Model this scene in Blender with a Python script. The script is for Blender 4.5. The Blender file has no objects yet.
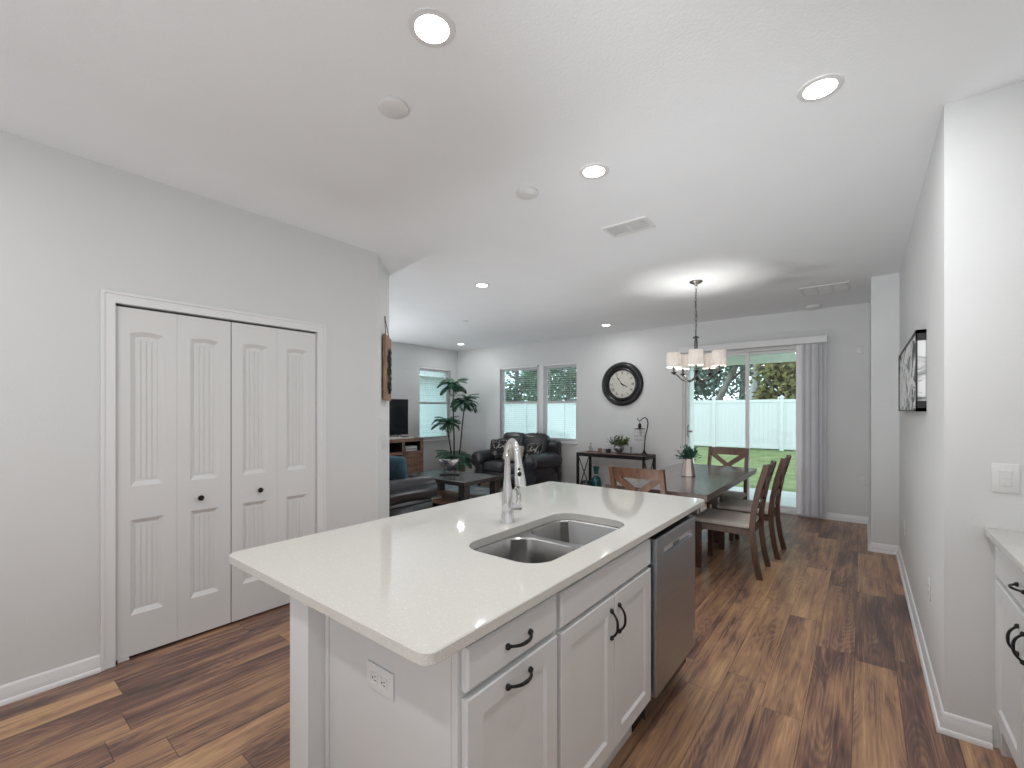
import bpy, bmesh, math, random
from mathutils import Vector, Matrix
random.seed(7)
S = bpy.context.scene
C = S.collection
PI = math.pi
V = Vector

# ------------------------------------------------------------------ camera
YAW = math.radians(38.2); CAMZ = 1.403; FPX = 445.7; HOR = 410.9
cd = bpy.data.cameras.new('camera'); cam = bpy.data.objects.new('camera', cd); C.objects.link(cam)
cam.location = (0, 0, CAMZ); cam.rotation_euler = (PI/2, 0, YAW)
cd.sensor_width = 36; cd.lens = FPX/1024*36; cd.shift_y = (HOR-384)/1024; cd.clip_start = 0.02; cd.clip_end = 300
S.camera = cam
# ------------------------------------------------------------------ world (pale overcast daylight), exposure
w = bpy.data.worlds.new('overcast_sky'); S.world = w; w.use_nodes = True
wn = w.node_tree; bg = wn.nodes['Background']
bg.inputs[0].default_value = (0.80, 0.92, 1.0, 1); bg.inputs[1].default_value = 2.9
S.view_settings.view_transform = 'Standard'; S.view_settings.look = 'None'
S.view_settings.gamma = 1; S.view_settings.use_curve_mapping = False
S.view_settings.exposure = 0.08
S.cycles.max_bounces = 10; S.cycles.diffuse_bounces = 6; S.cycles.glossy_bounces = 4
S.cycles.transparent_max_bounces = 12; S.cycles.caustics_reflective = False; S.cycles.caustics_refractive = False
S.cycles.sample_clamp_indirect = 4
CAN_W = 5.2          # one recessed ceiling light
BULB_W = 15         # one chandelier bulb
# added unseen fill lights aimed at the ceiling, behind the camera, corner wall and island
for nm, p, e_, sz in (('ceiling_fill_light', (-.5, -1.5, .30), 44, .3), ('ceiling_fill_light', (-6.6, 3.25, .30), 46, .3), ('ceiling_fill_light', (-1.25, 2.92, .10), 10, .3), ('ceiling_fill_light', (-2.75, 4.35, .10), 13, .3)):
    l_ = bpy.data.lights.new(nm, 'AREA'); l_.shape = 'DISK'; l_.size = sz; l_.energy = e_; l_.color = (.96, 1.0, 1.04)
    o_ = bpy.data.objects.new(nm, l_); C.objects.link(o_); o_.location = p; o_.rotation_euler = (PI, 0, 0)

l_ = bpy.data.lights.new('dining_fill_spot', 'SPOT'); l_.energy = 300; l_.spot_size = math.radians(46); l_.spot_blend = 1.0; l_.shadow_soft_size = .25; l_.color = (.97, 1.0, 1.03)  # added unseen fill spot behind the camera, brightens the dining end
o_ = bpy.data.objects.new('dining_fill_spot', l_); C.objects.link(o_); o_.location = (-.45, -.8, 2.0)
o_.rotation_euler = (V((-.85, 6.9, 2.35))-V((-.45, -.8, 2.0))).to_track_quat('-Z', 'Y').to_euler()

# ------------------------------------------------------------------ materials
M = {}
def nodes_of(m):
    nt = m.node_tree; return nt, nt.nodes, nt.links, nt.nodes['Principled BSDF']
def mat(name, col, rough=0.5, metal=0.0, spec=0.5, var=0.05, scale=8.0, stretch=(1, 1, 1), bump=0.0, bscale=None, coat=0.0, col2=None, detail=4.0, coatr=0.05):
    m = bpy.data.materials.new(name); m.use_nodes = True
    nt, N, L, B = nodes_of(m)
    tc = N.new('ShaderNodeTexCoord'); mp = N.new('ShaderNodeMapping'); mp.inputs['Scale'].default_value = stretch
    L.new(tc.outputs['Object'], mp.inputs[0])
    nz = N.new('ShaderNodeTexNoise'); nz.inputs['Scale'].default_value = scale; nz.inputs['Detail'].default_value = detail
    L.new(mp.outputs[0], nz.inputs['Vector'])
    cr = N.new('ShaderNodeValToRGB'); cr.color_ramp.elements[0].position = 0.3; cr.color_ramp.elements[1].position = 0.7
    a = [c*(1-var) for c in col]; b = [min(1, c*(1+var)) for c in col]
    if col2: a, b = col, col2
    cr.color_ramp.elements[0].color = (*a, 1); cr.color_ramp.elements[1].color = (*b, 1)
    L.new(nz.outputs[0], cr.inputs[0]); L.new(cr.outputs[0], B.inputs['Base Color'])
    B.inputs['Roughness'].default_value = rough; B.inputs['Metallic'].default_value = metal
    B.inputs['Specular IOR Level'].default_value = spec
    B.inputs['Coat Weight'].default_value = coat; B.inputs['Coat Roughness'].default_value = coatr
    if bump:
        n2 = N.new('ShaderNodeTexNoise'); n2.inputs['Scale'].default_value = bscale or scale*6; n2.inputs['Detail'].default_value = 3
        L.new(mp.outputs[0], n2.inputs['Vector'])
        bp = N.new('ShaderNodeBump'); bp.inputs['Strength'].default_value = bump; bp.inputs['Distance'].default_value = 0.01
        L.new(n2.outputs[0], bp.inputs['Height']); L.new(bp.outputs[0], B.inputs['Normal'])
    M[name] = m; return m
mat('wall_paint', (.715, .722, .722), .85, spec=.2, var=.01, scale=3, bump=.06, bscale=120)
mat('ceiling_paint', (.865, .885, .90), .9, spec=.15, var=.01, scale=3, bump=.12, bscale=90)
mat('trim_white', (.79, .79, .795), .35, spec=.45, var=.01)
mat('door_white', (.735, .735, .73), .42, spec=.4, var=.01, scale=4)
mat('cabinet_white', (.665, .67, .67), .35, spec=.45, var=.01)
mat('plastic_white', (.74, .74, .735), .35, var=.01)
mat('black_metal', (.018, .017, .017), .38, metal=.6, var=.2)
mat('dark_slot', (.012, .012, .012), .8, var=.1)
mat('chrome', (.80, .80, .80), .07, metal=1, var=.02)
mat('steel', (.40, .425, .45), .30, metal=1, var=.06, scale=5, stretch=(1, 1, 40))
mat('steel_sink', (.46, .455, .445), .26, metal=1, var=.04, scale=12)
mat('steel_dark', (.30, .30, .30), .35, metal=1, var=.06)
mat('steel_bright', (.70, .70, .71), .4, metal=.8, var=.03)
mat('black_gloss', (.012, .012, .013), .2, var=.1)
mat('leather_black', (.026, .026, .031), .30, spec=.6, var=.18, scale=14, bump=.05, bscale=90)
mat('blue_fabric', (.055, .115, .15), .85, var=.2, scale=30, bump=.2)
mat('cream_fabric', (.46, .42, .36), .9, var=.12, scale=40, bump=.2)
mat('seat_fabric', (.42, .385, .34), .9, scale=160, bump=.3, col2=(.58, .54, .49))
mat('wood_table', (.070, .052, .046), .24, scale=5, stretch=(8, 1, 8), col2=(.120, .090, .078), coat=.5, coatr=.12, bump=.03)
mat('wood_chair', (.060, .029, .017), .42, scale=6, stretch=(6, 6, 1), col2=(.125, .060, .034))
mat('wood_stand', (.17, .095, .062), .6, scale=5, stretch=(5, 1, 5), col2=(.33, .20, .14))
mat('wood_console', (.10, .052, .04), .4, scale=5, stretch=(1, 8, 8), col2=(.20, .11, .085))
mat('wood_board', (.18, .105, .065), .7, scale=5, stretch=(9, 9, 1), col2=(.40, .26, .17))
mat('wood_espresso', (.030, .027, .027), .22, scale=5, stretch=(1, 6, 6), col2=(.055, .048, .047))
mat('wood_shelf', (.12, .06, .035), .5, scale=5, stretch=(1, 6, 6), col2=(.22, .11, .06))
mat('rope', (.14, .10, .07), .9, var=.2, scale=80)
mat('leaf_palm', (.028, .095, .062), .5, scale=9, col2=(.07, .19, .11))
mat('leaf_green', (.05, .10, .03), .5, scale=40, col2=(.17, .24, .09))
mat('leaf_blue', (.028, .095, .07), .5, scale=40, col2=(.07, .18, .125))
mat('stem_brown', (.06, .045, .035), .8, var=.3, scale=20)
mat('basket', (.42, .27, .19), .8, scale=30, stretch=(1, 1, 4), col2=(.58, .40, .30), bump=.4)
mat('soil', (.03, .022, .016), .95, var=.3)
mat('rose_silver', (.62, .54, .49), .22, metal=1, var=.06)
mat('silver_hammered', (.62, .62, .63), .2, metal=1, var=.1, scale=30, bump=.6, bscale=60)
mat('teal_glass', (.008, .11, .14), .12, var=.25, scale=8, coat=.6)
mat('pewter', (.30, .30, .31), .3, metal=.9, var=.15, scale=20, bump=.3)
mat('figurine', (.42, .40, .38), .6, var=.25, scale=30)
mat('iron_dark', (.03, .03, .032), .5, metal=.5, var=.2)
mat('lamp_bronze', (.035, .030, .028), .4, metal=.8, var=.2)
mat('nickel_dark', (.10, .095, .09), .3, metal=1, var=.1)
mat('tv_screen', (.012, .014, .017), .12, var=.1, spec=.6)
mat('paper_white', (.72, .72, .72), .8, var=.02)
mat('vinyl_fence', (.62, .62, .625), .35, var=.01)
mat('concrete', (.46, .465, .46), .9, var=.06, scale=3, bump=.2)
mat('siding', (.55, .60, .61), .8, var=.02)
mat('roof_shingle', (.14, .14, .15), .9, var=.2, scale=20)
mat('soffit', (.72, .76, .68), .8, var=.02)
mat('bark', (.13, .11, .10), .95, scale=4, stretch=(4, 4, 1), col2=(.26, .24, .22), bump=.5, bscale=12)
mat('bark_pale', (.34, .33, .31), .95, scale=3, stretch=(4, 4, 1), col2=(.50, .49, .46), bump=.4, bscale=12)
mat('brass_nail', (.10, .075, .055), .4, metal=1, var=.1)
mat('clock_face', (.55, .54, .48), .6, scale=10, col2=(.62, .61, .55))
mat('clock_black', (.012, .012, .013), .3, var=.2, scale=30)
mat('vane', (.86, .86, .88), .7, var=.02)
mat('rug', (.10, .13, .15), .95, scale=5, col2=(.26, .30, .32), bump=.4)
for nm, a, b in (('tree_dark', (.03, .09, .045), (.13, .24, .11)), ('tree_mid', (.05, .13, .08), (.20, .33, .18)), ('tree_light', (.09, .20, .13), (.30, .44, .28)), ('tree_pale', (.16, .25, .21), (.42, .52, .46)), ('tree_olive', (.12, .13, .04), (.42, .36, .13))):
    mat(nm, [c*.72 for c in a], .7, scale=1.6, col2=[c*.72 for c in b], detail=6)

def mat_floor():
    m = bpy.data.materials.new('floor_planks'); m.use_nodes = True
    nt, N, L, B = nodes_of(m)
    def math_(op, a, b=None, c=None):
        n = N.new('ShaderNodeMath'); n.operation = op
        for i, v in enumerate((a, b, c)):
            if v is None: continue
            if isinstance(v, (int, float)): n.inputs[i].default_value = v
            else: L.new(v, n.inputs[i])
        return n.outputs[0]
    tc = N.new('ShaderNodeTexCoord'); sx = N.new('ShaderNodeSeparateXYZ'); L.new(tc.outputs['Object'], sx.inputs[0])
    W, LN = 0.178, 1.20
    u = math_('DIVIDE', math_('ADD', sx.outputs[0], 20*W+0.392), W)
    row = math_('FLOOR', u); fu = math_('FRACT', u)
    wr = N.new('ShaderNodeTexWhiteNoise'); wr.noise_dimensions = '1D'; L.new(row, wr.inputs['W'])
    v = math_('DIVIDE', math_('ADD', math_('ADD', sx.outputs[1], 30), math_('MULTIPLY', wr.outputs[0], LN)), LN)
    col = math_('FLOOR', v); fv = math_('FRACT', v)
    cb = N.new('ShaderNodeCombineXYZ'); L.new(row, cb.inputs[0]); L.new(col, cb.inputs[1])
    wp = N.new('ShaderNodeTexWhiteNoise'); wp.noise_dimensions = '3D'; L.new(cb.outputs[0], wp.inputs['Vector'])
    spx = N.new('ShaderNodeSeparateColor'); L.new(wp.outputs['Color'], spx.inputs[0])
    # grain coordinates: each plank gets its own offset
    gx = math_('ADD', sx.outputs[0], math_('MULTIPLY', spx.outputs[0], 37.0))
    gy = math_('ADD', sx.outputs[1], math_('MULTIPLY', spx.outputs[1], 53.0))
    g = N.new('ShaderNodeCombineXYZ'); L.new(gx, g.inputs[0]); L.new(gy, g.inputs[1])
    def noise(sc, st, det, dist=0.0, rough=.6):
        mp = N.new('ShaderNodeMapping'); mp.inputs['Scale'].default_value = st; L.new(g.outputs[0], mp.inputs[0])
        n = N.new('ShaderNodeTexNoise'); n.inputs['Scale'].default_value = sc; n.inputs['Detail'].default_value = det
        n.inputs['Distortion'].default_value = dist; n.inputs['Roughness'].default_value = rough
        L.new(mp.outputs[0], n.inputs['Vector']); return n.outputs[0]
    broad = noise(1.0, (5.5, .9, 1), 3, .8)
    streak = noise(1.0, (30, 1.0, 1), 5, .25, .68)
    fine = noise(1.0, (95, 2.6, 1), 4, .15, .72)
    # cathedral figure: contour bands of a stretched noise
    fig = noise(1.0, (7.5, .7, 1), 1.2, .15)
    band = math_('ABSOLUTE', math_('SUBTRACT', math_('FRACT', math_('MULTIPLY', fig, 26.0)), .5))
    t = math_('ADD', math_('MULTIPLY', spx.outputs[2], .50), math_('MULTIPLY', math_('SUBTRACT', broad, .5), 1.5))
    t = math_('ADD', t, math_('MULTIPLY', math_('SUBTRACT', streak, .5), 1.15))
    t = math_('ADD', t, math_('MULTIPLY', math_('SUBTRACT', fine, .5), .9))
    t = math_('ADD', t, math_('MULTIPLY', math_('SUBTRACT', band, .25), .34))
    t = math_('ADD', t, .27)
    cr = N.new('ShaderNodeValToRGB'); e = cr.color_ramp.elements
    e[0].position = 0.0; e[0].color = (.075, .048, .044, 1)
    e[1].position = 1.0; e[1].color = (.60, .37, .20, 1)
    for p, c_ in ((.30, (.185, .102, .080)), (.52, (.34, .193, .120)), (.74, (.45, .262, .148))):
        k = e.new(p); k.color = (*c_, 1)
    L.new(t, cr.inputs[0])
    # joints
    du = math_('MINIMUM', fu, math_('SUBTRACT', 1.0, fu)); dv = math_('MINIMUM', fv, math_('SUBTRACT', 1.0, fv))
    j = math_('MINIMUM', math_('MULTIPLY', du, W), math_('MULTIPLY', dv, LN))
    jm = N.new('ShaderNodeMapRange'); jm.inputs['From Min'].default_value = .0006; jm.inputs['From Max'].default_value = .0026
    jm.inputs['To Min'].default_value = .42; L.new(j, jm.inputs['Value'])
    mx = N.new('ShaderNodeMix'); mx.data_type = 'RGBA'; mx.blend_type = 'MULTIPLY'; mx.inputs[0].default_value = 1
    L.new(cr.outputs[0], mx.inputs[6]); L.new(jm.outputs[0], mx.inputs[7]); L.new(mx.outputs[2], B.inputs['Base Color'])
    rr = N.new('ShaderNodeMapRange'); rr.inputs['To Min'].default_value = .24; rr.inputs['To Max'].default_value = .40; L.new(streak, rr.inputs['Value'])
    L.new(rr.outputs[0], B.inputs['Roughness']); B.inputs['Specular IOR Level'].default_value = .45
    bp = N.new('ShaderNodeBump'); bp.inputs['Strength'].default_value = .12; bp.inputs['Distance'].default_value = .004
    L.new(math_('ADD', fine, jm.outputs[0]), bp.inputs['Height']); L.new(bp.outputs[0], B.inputs['Normal'])
    M['floor_planks'] = m
mat_floor()
def mat_quartz():
    m = bpy.data.materials.new('quartz'); m.use_nodes = True
    nt, N, L, B = nodes_of(m)
    tc = N.new('ShaderNodeTexCoord')
    vo = N.new('ShaderNodeTexVoronoi'); vo.inputs['Scale'].default_value = 330; L.new(tc.outputs['Object'], vo.inputs['Vector'])
    sp = N.new('ShaderNodeSeparateColor'); L.new(vo.outputs['Color'], sp.inputs[0])
    cr = N.new('ShaderNodeValToRGB'); e = cr.color_ramp.elements
    e[0].position = 0; e[0].color = (.58, .55, .51, 1); e[1].position = 1; e[1].color = (.72, .70, .66, 1)
    k = e.new(.10); k.color = (0.619, 0.598, 0.559, 1); k = e.new(.25); k.color = (0.608, 0.588, 0.552, 1); k = e.new(.9); k.color = (0.616, 0.596, 0.560, 1)
    L.new(sp.outputs[0], cr.inputs[0]); L.new(cr.outputs[0], B.inputs['Base Color'])
    B.inputs['Roughness'].default_value = .042; B.inputs['Specular IOR Level'].default_value = .5
    M['quartz'] = m
mat_quartz()
def mat_glass(name, tint):
    m = bpy.data.materials.new(name); m.use_nodes = True
    nt = m.node_tree; N = nt.nodes; L = nt.links; N.remove(N['Principled BSDF'])
    t = N.new('ShaderNodeBsdfTransparent'); t.inputs[0].default_value = (*tint, 1)
    g = N.new('ShaderNodeBsdfGlossy'); g.inputs['Roughness'].default_value = .02
    f = N.new('ShaderNodeFresnel'); f.inputs[0].default_value = 1.45
    x = N.new('ShaderNodeMixShader'); L.new(f.outputs[0], x.inputs[0]); L.new(t.outputs[0], x.inputs[1]); L.new(g.outputs[0], x.inputs[2])
    L.new(x.outputs[0], N['Material Output'].inputs[0]); M[name] = m
mat_glass('glass_window', (.90, .985, .985)); mat_glass('glass_door', (.94, .99, .98))
def mat_emit(name, col, st):
    m = bpy.data.materials.new(name); m.use_nodes = True; nt, N, L, B = nodes_of(m)
    B.inputs['Base Color'].default_value = (.8, .8, .8, 1)
    B.inputs['Emission Color'].default_value = (*col, 1); B.inputs['Emission Strength'].default_value = st; M[name] = m
mat_emit('lamp_lens', (1, .97, .92), 12); mat_emit('bulb_glow', (1, .90, .76), 10)
def mat_shade():
    m = bpy.data.materials.new('shade_linen'); m.use_nodes = True
    nt = m.node_tree; N = nt.nodes; L = nt.links; N.remove(N['Principled BSDF'])
    tc = N.new('ShaderNodeTexCoord'); nz = N.new('ShaderNodeTexNoise'); nz.inputs['Scale'].default_value = 60; L.new(tc.outputs['Object'], nz.inputs['Vector'])
    cr = N.new('ShaderNodeValToRGB'); cr.color_ramp.elements[0].color = (.86, .83, .80, 1); cr.color_ramp.elements[1].color = (.93, .91, .89, 1); L.new(nz.outputs[0], cr.inputs[0])
    d = N.new('ShaderNodeBsdfDiffuse'); t = N.new('ShaderNodeBsdfTranslucent'); L.new(cr.outputs[0], d.inputs[0]); L.new(cr.outputs[0], t.inputs[0])
    x = N.new('ShaderNodeMixShader'); x.inputs[0].default_value = .42; L.new(d.outputs[0], x.inputs[1]); L.new(t.outputs[0], x.inputs[2])
    L.new(x.outputs[0], N['Material Output'].inputs[0]); M['shade_linen'] = m
mat_shade()
def mat_pattern(name, dark, light, sc, lo, hi, stretch=(1, 1, 1), rough=.85, dist=1.2):
    m = bpy.data.materials.new(name); m.use_nodes = True; nt, N, L, B = nodes_of(m)
    tc = N.new('ShaderNodeTexCoord'); mp = N.new('ShaderNodeMapping'); mp.inputs['Scale'].default_value = stretch; L.new(tc.outputs['Object'], mp.inputs[0])
    nz = N.new('ShaderNodeTexNoise'); nz.inputs['Scale'].default_value = sc; nz.inputs['Detail'].default_value = 3; nz.inputs['Distortion'].default_value = dist
    L.new(mp.outputs[0], nz.inputs['Vector']); cr = N.new('ShaderNodeValToRGB')
    cr.color_ramp.elements[0].position = lo; cr.color_ramp.elements[0].color = (*dark, 1)
    cr.color_ramp.elements[1].position = hi; cr.color_ramp.elements[1].color = (*light, 1)
    L.new(nz.outputs[0], cr.inputs[0]); L.new(cr.outputs[0], B.inputs['Base Color']); B.inputs['Roughness'].default_value = rough; M[name] = m
mat_pattern('floral_fabric', (.014, .014, .015), (.36, .34, .31), 13, .53, .60)
mat_pattern('art_canvas', (.06, .065, .07), (.76, .76, .76), 3.6, .36, .50, (1, 1, 2.2), .7, 1.6)
mat_pattern('grass', (.085, .115, .036), (.19, .225, .085), 2.2, .3, .72, (1, 1, 1), .95, .5)

# ------------------------------------------------------------------ mesh builder
class MB:
    def __init__(s): s.bm = bmesh.new()
    def _new(s, vs, fs):
        b = [s.bm.verts.new(v) for v in vs]
        for f in fs:
            try: s.bm.faces.new([b[i] for i in f])
            except ValueError: pass
        return b
    def box(s, x0, x1, y0, y1, z0, z1, bev=0.0, seg=2, mtx=None):
        vs = [V((x, y, z)) for z in (z0, z1) for y in (y0, y1) for x in (x0, x1)]
        if mtx: vs = [mtx @ v for v in vs]
        b = s._new(vs, [(0, 2, 3, 1), (4, 5, 7, 6), (0, 1, 5, 4), (2, 6, 7, 3), (0, 4, 6, 2), (1, 3, 7, 5)])
        if bev > 0:
            es = {e for v in b for e in v.link_edges}
            bmesh.ops.bevel(s.bm, geom=list(es), offset=bev, segments=seg, affect='EDGES', profile=.5)
        return s
    def tube(s, pts, r, seg=10, up=None, prof=None, cap=True):
        pts = [V(p) for p in pts]; n = len(pts)
        rs = r if isinstance(r, (list, tuple)) else [r]*n
        t0 = (pts[1]-pts[0]).normalized()
        u = V(up) if up else (V((0, 0, 1)) if abs(t0.z) < .9 else V((1, 0, 0)))
        rings = []
        for i, p in enumerate(pts):
            t = ((pts[min(i+1, n-1)]-pts[max(i-1, 0)])).normalized()
            a = u - t*u.dot(t)
            if a.length < 1e-5: a = t.orthogonal()
            a.normalize(); b = t.cross(a)
            if not up: u = a
            pr = prof or [(math.cos(2*PI*k/seg), math.sin(2*PI*k/seg)) for k in range(seg)]
            rings.append([s.bm.verts.new(p + (a*q[0]+b*q[1])*rs[i]) for q in pr])
        m = len(rings[0])
        for i in range(n-1):
            for k in range(m): s.bm.faces.new((rings[i][k], rings[i][(k+1) % m], rings[i+1][(k+1) % m], rings[i+1][k]))
        if cap: s.bm.faces.new(rings[0][::-1]); s.bm.faces.new(rings[-1])
        return s
    def bar(s, pts, wdt, d, up):      # swept rectangle: wdt along up, d across
        return s.tube(pts, 1.0, up=up, prof=[(wdt/2, -d/2), (wdt/2, d/2), (-wdt/2, d/2), (-wdt/2, -d/2)])
    def cyl(s, p0, p1, r0, r1=None, seg=16): return s.tube([p0, p1], [r0, r0 if r1 is None else r1], seg)
    def lathe(s, prof, c=(0, 0, 0), seg=24, mtx=None, cap=True):
        rings = []
        for r, z in prof:
            ring = []
            for k in range(seg):
                p = V((r*math.cos(2*PI*k/seg), r*math.sin(2*PI*k/seg), z))
                if mtx: p = mtx @ p
                ring.append(s.bm.verts.new(p+V(c)))
            rings.append(ring)
        for i in range(len(rings)-1):
            for k in range(seg): s.bm.faces.new((rings[i][k], rings[i][(k+1) % seg], rings[i+1][(k+1) % seg], rings[i+1][k]))
        if cap: s.bm.faces.new(rings[0][::-1]); s.bm.faces.new(rings[-1])
        return s
    def ball(s, c, r, sc=(1, 1, 1), u=12, v=8, mtx=None):
        m = Matrix.Translation(V(c)) @ (mtx or Matrix()) @ Matrix.Diagonal((*sc, 1))
        bmesh.ops.create_uvsphere(s.bm, u_segments=u, v_segments=v, radius=r, matrix=m); return s
    def fill(s, loops, mp, d):        # planar region with holes at depth d
        es = []; out = []
        for lp in loops:
            vs = [s.bm.verts.new(mp(a, b, d)) for a, b in lp]; out.append(vs)
            for i in range(len(vs)): es.append(s.bm.edges.new((vs[i], vs[(i+1) % len(vs)])))
        bmesh.ops.triangle_fill(s.bm, edges=es, use_beauty=True, use_dissolve=False); return out
    def prism(s, outer, holes, mp, thick):
        A = s.fill([outer]+holes, mp, 0); B = s.fill([outer]+holes, mp, thick)
        for a, b in zip(A, B):
            for i in range(len(a)): s.bm.faces.new((a[i], a[(i+1) % len(a)], b[(i+1) % len(a)], b[i]))
        return s
    def panel(s, outer, holes, mp, inset, depth, thick, bev=.003):   # slab whose front has sunk fields with sloped edges
        def shrink(lp, q):
            cx = (min(p[0] for p in lp)+max(p[0] for p in lp))/2; cy = (min(p[1] for p in lp)+max(p[1] for p in lp))/2
            hx = (max(p[0] for p in lp)-min(p[0] for p in lp))/2; hy = (max(p[1] for p in lp)-min(p[1] for p in lp))/2
            return [(cx+(p[0]-cx)*(hx-q)/hx, cy+(p[1]-cy)*(hy-q)/hy) for p in lp]
        A = s.fill([shrink(outer, bev)]+holes, mp, 0)
        for h, a in zip(holes, A[1:]):
            b = [s.bm.verts.new(mp(x, y, depth)) for x, y in shrink(h, inset)]
            for i in range(len(a)): s.bm.faces.new((a[i], a[(i+1) % len(a)], b[(i+1) % len(a)], b[i]))
            s.bm.faces.new(b)
        a = A[0]
        for d in (bev, thick):
            b = [s.bm.verts.new(mp(x, y, d)) for x, y in outer]
            for i in range(len(a)): s.bm.faces.new((a[i], a[(i+1) % len(a)], b[(i+1) % len(a)], b[i]))
            a = b
        s.bm.faces.new(a); return s
    def puff(s, x0, x1, y0, y1, z0, z1, r=.05, pz=0.0, py=0.0, px=0.0, n=8, mtx=None):   # soft rounded cushion
        c = V(((x0+x1)/2, (y0+y1)/2, (z0+z1)/2)); h = V(((x1-x0)/2, (y1-y0)/2, (z1-z0)/2)); r = min(r, *h)
        tb = bmesh.new(); bmesh.ops.create_cube(tb, size=2)
        bmesh.ops.subdivide_edges(tb, edges=tb.edges[:], cuts=n, use_grid_fill=True)
        idx = {}
        for v in tb.verts:
            q = V([math.sin(a*PI/2)*.35+a*.65 for a in v.co]); p = V((q.x*h.x, q.y*h.y, q.z*h.z))
            inn = V([max(-(h[i]-r), min(h[i]-r, p[i])) for i in range(3)]); d = p-inn
            if d.length > 1e-9: p = inn+d.normalized()*r
            p.z += pz*(1-q.x**2)*(1-q.y**2)*q.z; p.y += py*(1-q.x**2)*(1-q.z**2)*q.y; p.x += px*(1-q.y**2)*(1-q.z**2)*q.x
            p = p+c
            if mtx: p = mtx @ p
            idx[v.index] = s.bm.verts.new(p)
        tb.verts.index_update()
        for f in tb.faces: s.bm.faces.new([idx[v.index] for v in f.verts])
        tb.free(); return s
    def leaf(s, p, d, up, ln, wd, bend=0.0):
        d = V(d).normalized(); sd = d.cross(V(up))
        if sd.length < 1e-4: sd = d.orthogonal()
        sd.normalize(); n = sd.cross(d); p = V(p)
        m = p+d*ln*.45+n*bend*ln*.3; e = p+d*ln-V((0, 0, 1))*bend*ln
        b = [s.bm.verts.new(x) for x in (p, m+sd*wd/2, e, m-sd*wd/2)]
        s.bm.faces.new(b); return s
    def obj(s, name, m, parent=None, angle=35, recalc=True):
        if recalc: bmesh.ops.recalc_face_normals(s.bm, faces=s.bm.faces[:])
        me = bpy.data.meshes.new(name); s.bm.to_mesh(me); s.bm.free()
        me.polygons.foreach_set('use_smooth', [True]*len(me.polygons))
        me.set_sharp_from_angle(angle=math.radians(angle))
        me.materials.append(M[m]); o = bpy.data.objects.new(name, me); C.objects.link(o)
        if parent: o.parent = parent
        return o
def tag(o, label, cat, group=None):
    o['label'] = label; o['category'] = cat
    if group: o['group'] = group
    return o
def thing(name, label, cat, loc=(0, 0, 0), rz=0.0, group=None):
    o = bpy.data.objects.new(name, None); C.objects.link(o); o.location = loc; o.rotation_euler = (0, 0, rz); o.empty_display_size = .1
    return tag(o, label, cat, group)
def solo(name, mb, m, label, cat, loc=(0, 0, 0), rz=0.0, group=None, angle=35):
    o = mb.obj(name, m, None, angle); o.location = loc; o.rotation_euler = (0, 0, rz); return tag(o, label, cat, group)
def struct(name, mb, m):
    o = mb.obj(name, m); o['kind'] = 'structure'; return o
def stree(name, loc=(0, 0, 0)):
    o = bpy.data.objects.new(name, None); C.objects.link(o); o.location = loc; o['kind'] = 'structure'; return o
def copy_tree(o, parent=None):
    c = o.copy(); C.objects.link(c)
    if parent: c.parent = parent
    for ch in list(o.children): copy_tree(ch, c)
    return c
def lamp(name, kind, parent, loc, power, col=(1, 1, 1), size=.05, rot=None):
    l = bpy.data.lights.new(name, kind); l.energy = power; l.color = col
    if kind == 'AREA': l.shape = 'DISK'; l.size = size
    else: l.shadow_soft_size = size
    o = bpy.data.objects.new(name, l); C.objects.link(o); o.parent = parent; o.location = loc
    if rot: o.rotation_euler = rot
    return o
def rect(a0, a1, b0, b1): return [(a0, b0), (a1, b0), (a1, b1), (a0, b1)]
def rrect(a0, a1, b0, b1, r, n=6):
    out = []
    for cx, cy, st in ((a1-r, b0+r, -90), (a1-r, b1-r, 0), (a0+r, b1-r, 90), (a0+r, b0+r, 180)):
        for k in range(n+1):
            t = math.radians(st+90*k/n); out.append((cx+r*math.cos(t), cy+r*math.sin(t)))
    return out

# ================================================================== THE ROOM
H = 2.743
LWX, RWX, RY, BY, LX = -3.242, .280, 2.703, 7.079, -7.128
JX, JY = .066, 5.735
D0 = V((LWX, 2.275)); D1 = V((-3.683, 2.716)); PY = D1.y
REAR, KX = -3.4, 1.06
fl = MB().box(LX-.2, KX+.2, REAR-.2, BY+.12, -.12, 0); struct('floor', fl, 'floor_planks')
struct('ceiling', MB().box(LX-.2, KX+.2, REAR-.2, BY+.2, H, H+.15), 'ceiling_paint')
def wall(name, p0, p1, out, t=.16, holes=(), m='wall_paint'):
    """upright slab between plan points p0-p1, thickened along out; holes in (distance, height)"""
    p0 = V(p0); p1 = V(p1); L = (p1-p0).length; d = (p1-p0)/L; out = V(out).normalized()
    mp = lambda a, b, k: V((p0.x+d.x*a+out.x*k, p0.y+d.y*a+out.y*k, b))
    return struct(name, MB().prism(rect(0, L, 0, H), [rect(*h) for h in holes], mp, t), m)
OP0, OP1, OPZ = .578, 1.736, 2.0          # closet opening on the left wall
mpL = lambda a, b, k: V((LWX-k, a, b))
struct('wall_left', MB().prism([(REAR-.16, 0), (OP0, 0), (OP0, OPZ), (OP1, OPZ), (OP1, 0), (D0.y, 0), (D0.y, H), (REAR-.16, H)], [], mpL, .12), 'wall_paint')
wall('wall_corner', D0, D1, (-1, -1), .12)
wall('wall_pantry', D1, (LX-.16, PY), (0, -1), .12)
cl = MB().box(-4.0, -3.92, .30, 2.2, 0, H).box(-4.0, LWX-.12, .22, .30, 0, H).box(-4.0, LWX-.12, 2.12, 2.2, 0, H)
struct('wall_closet', cl, 'wall_paint')
WL = (6.0, 6.88, .79, 2.32)
mpLX = lambda a, b, k: V((LX-k, a, b))
struct('wall_living', MB().prism(rect(PY-.12, BY, 0, H), [rect(*WL)], mpLX, .16), 'wall_paint')
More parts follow.
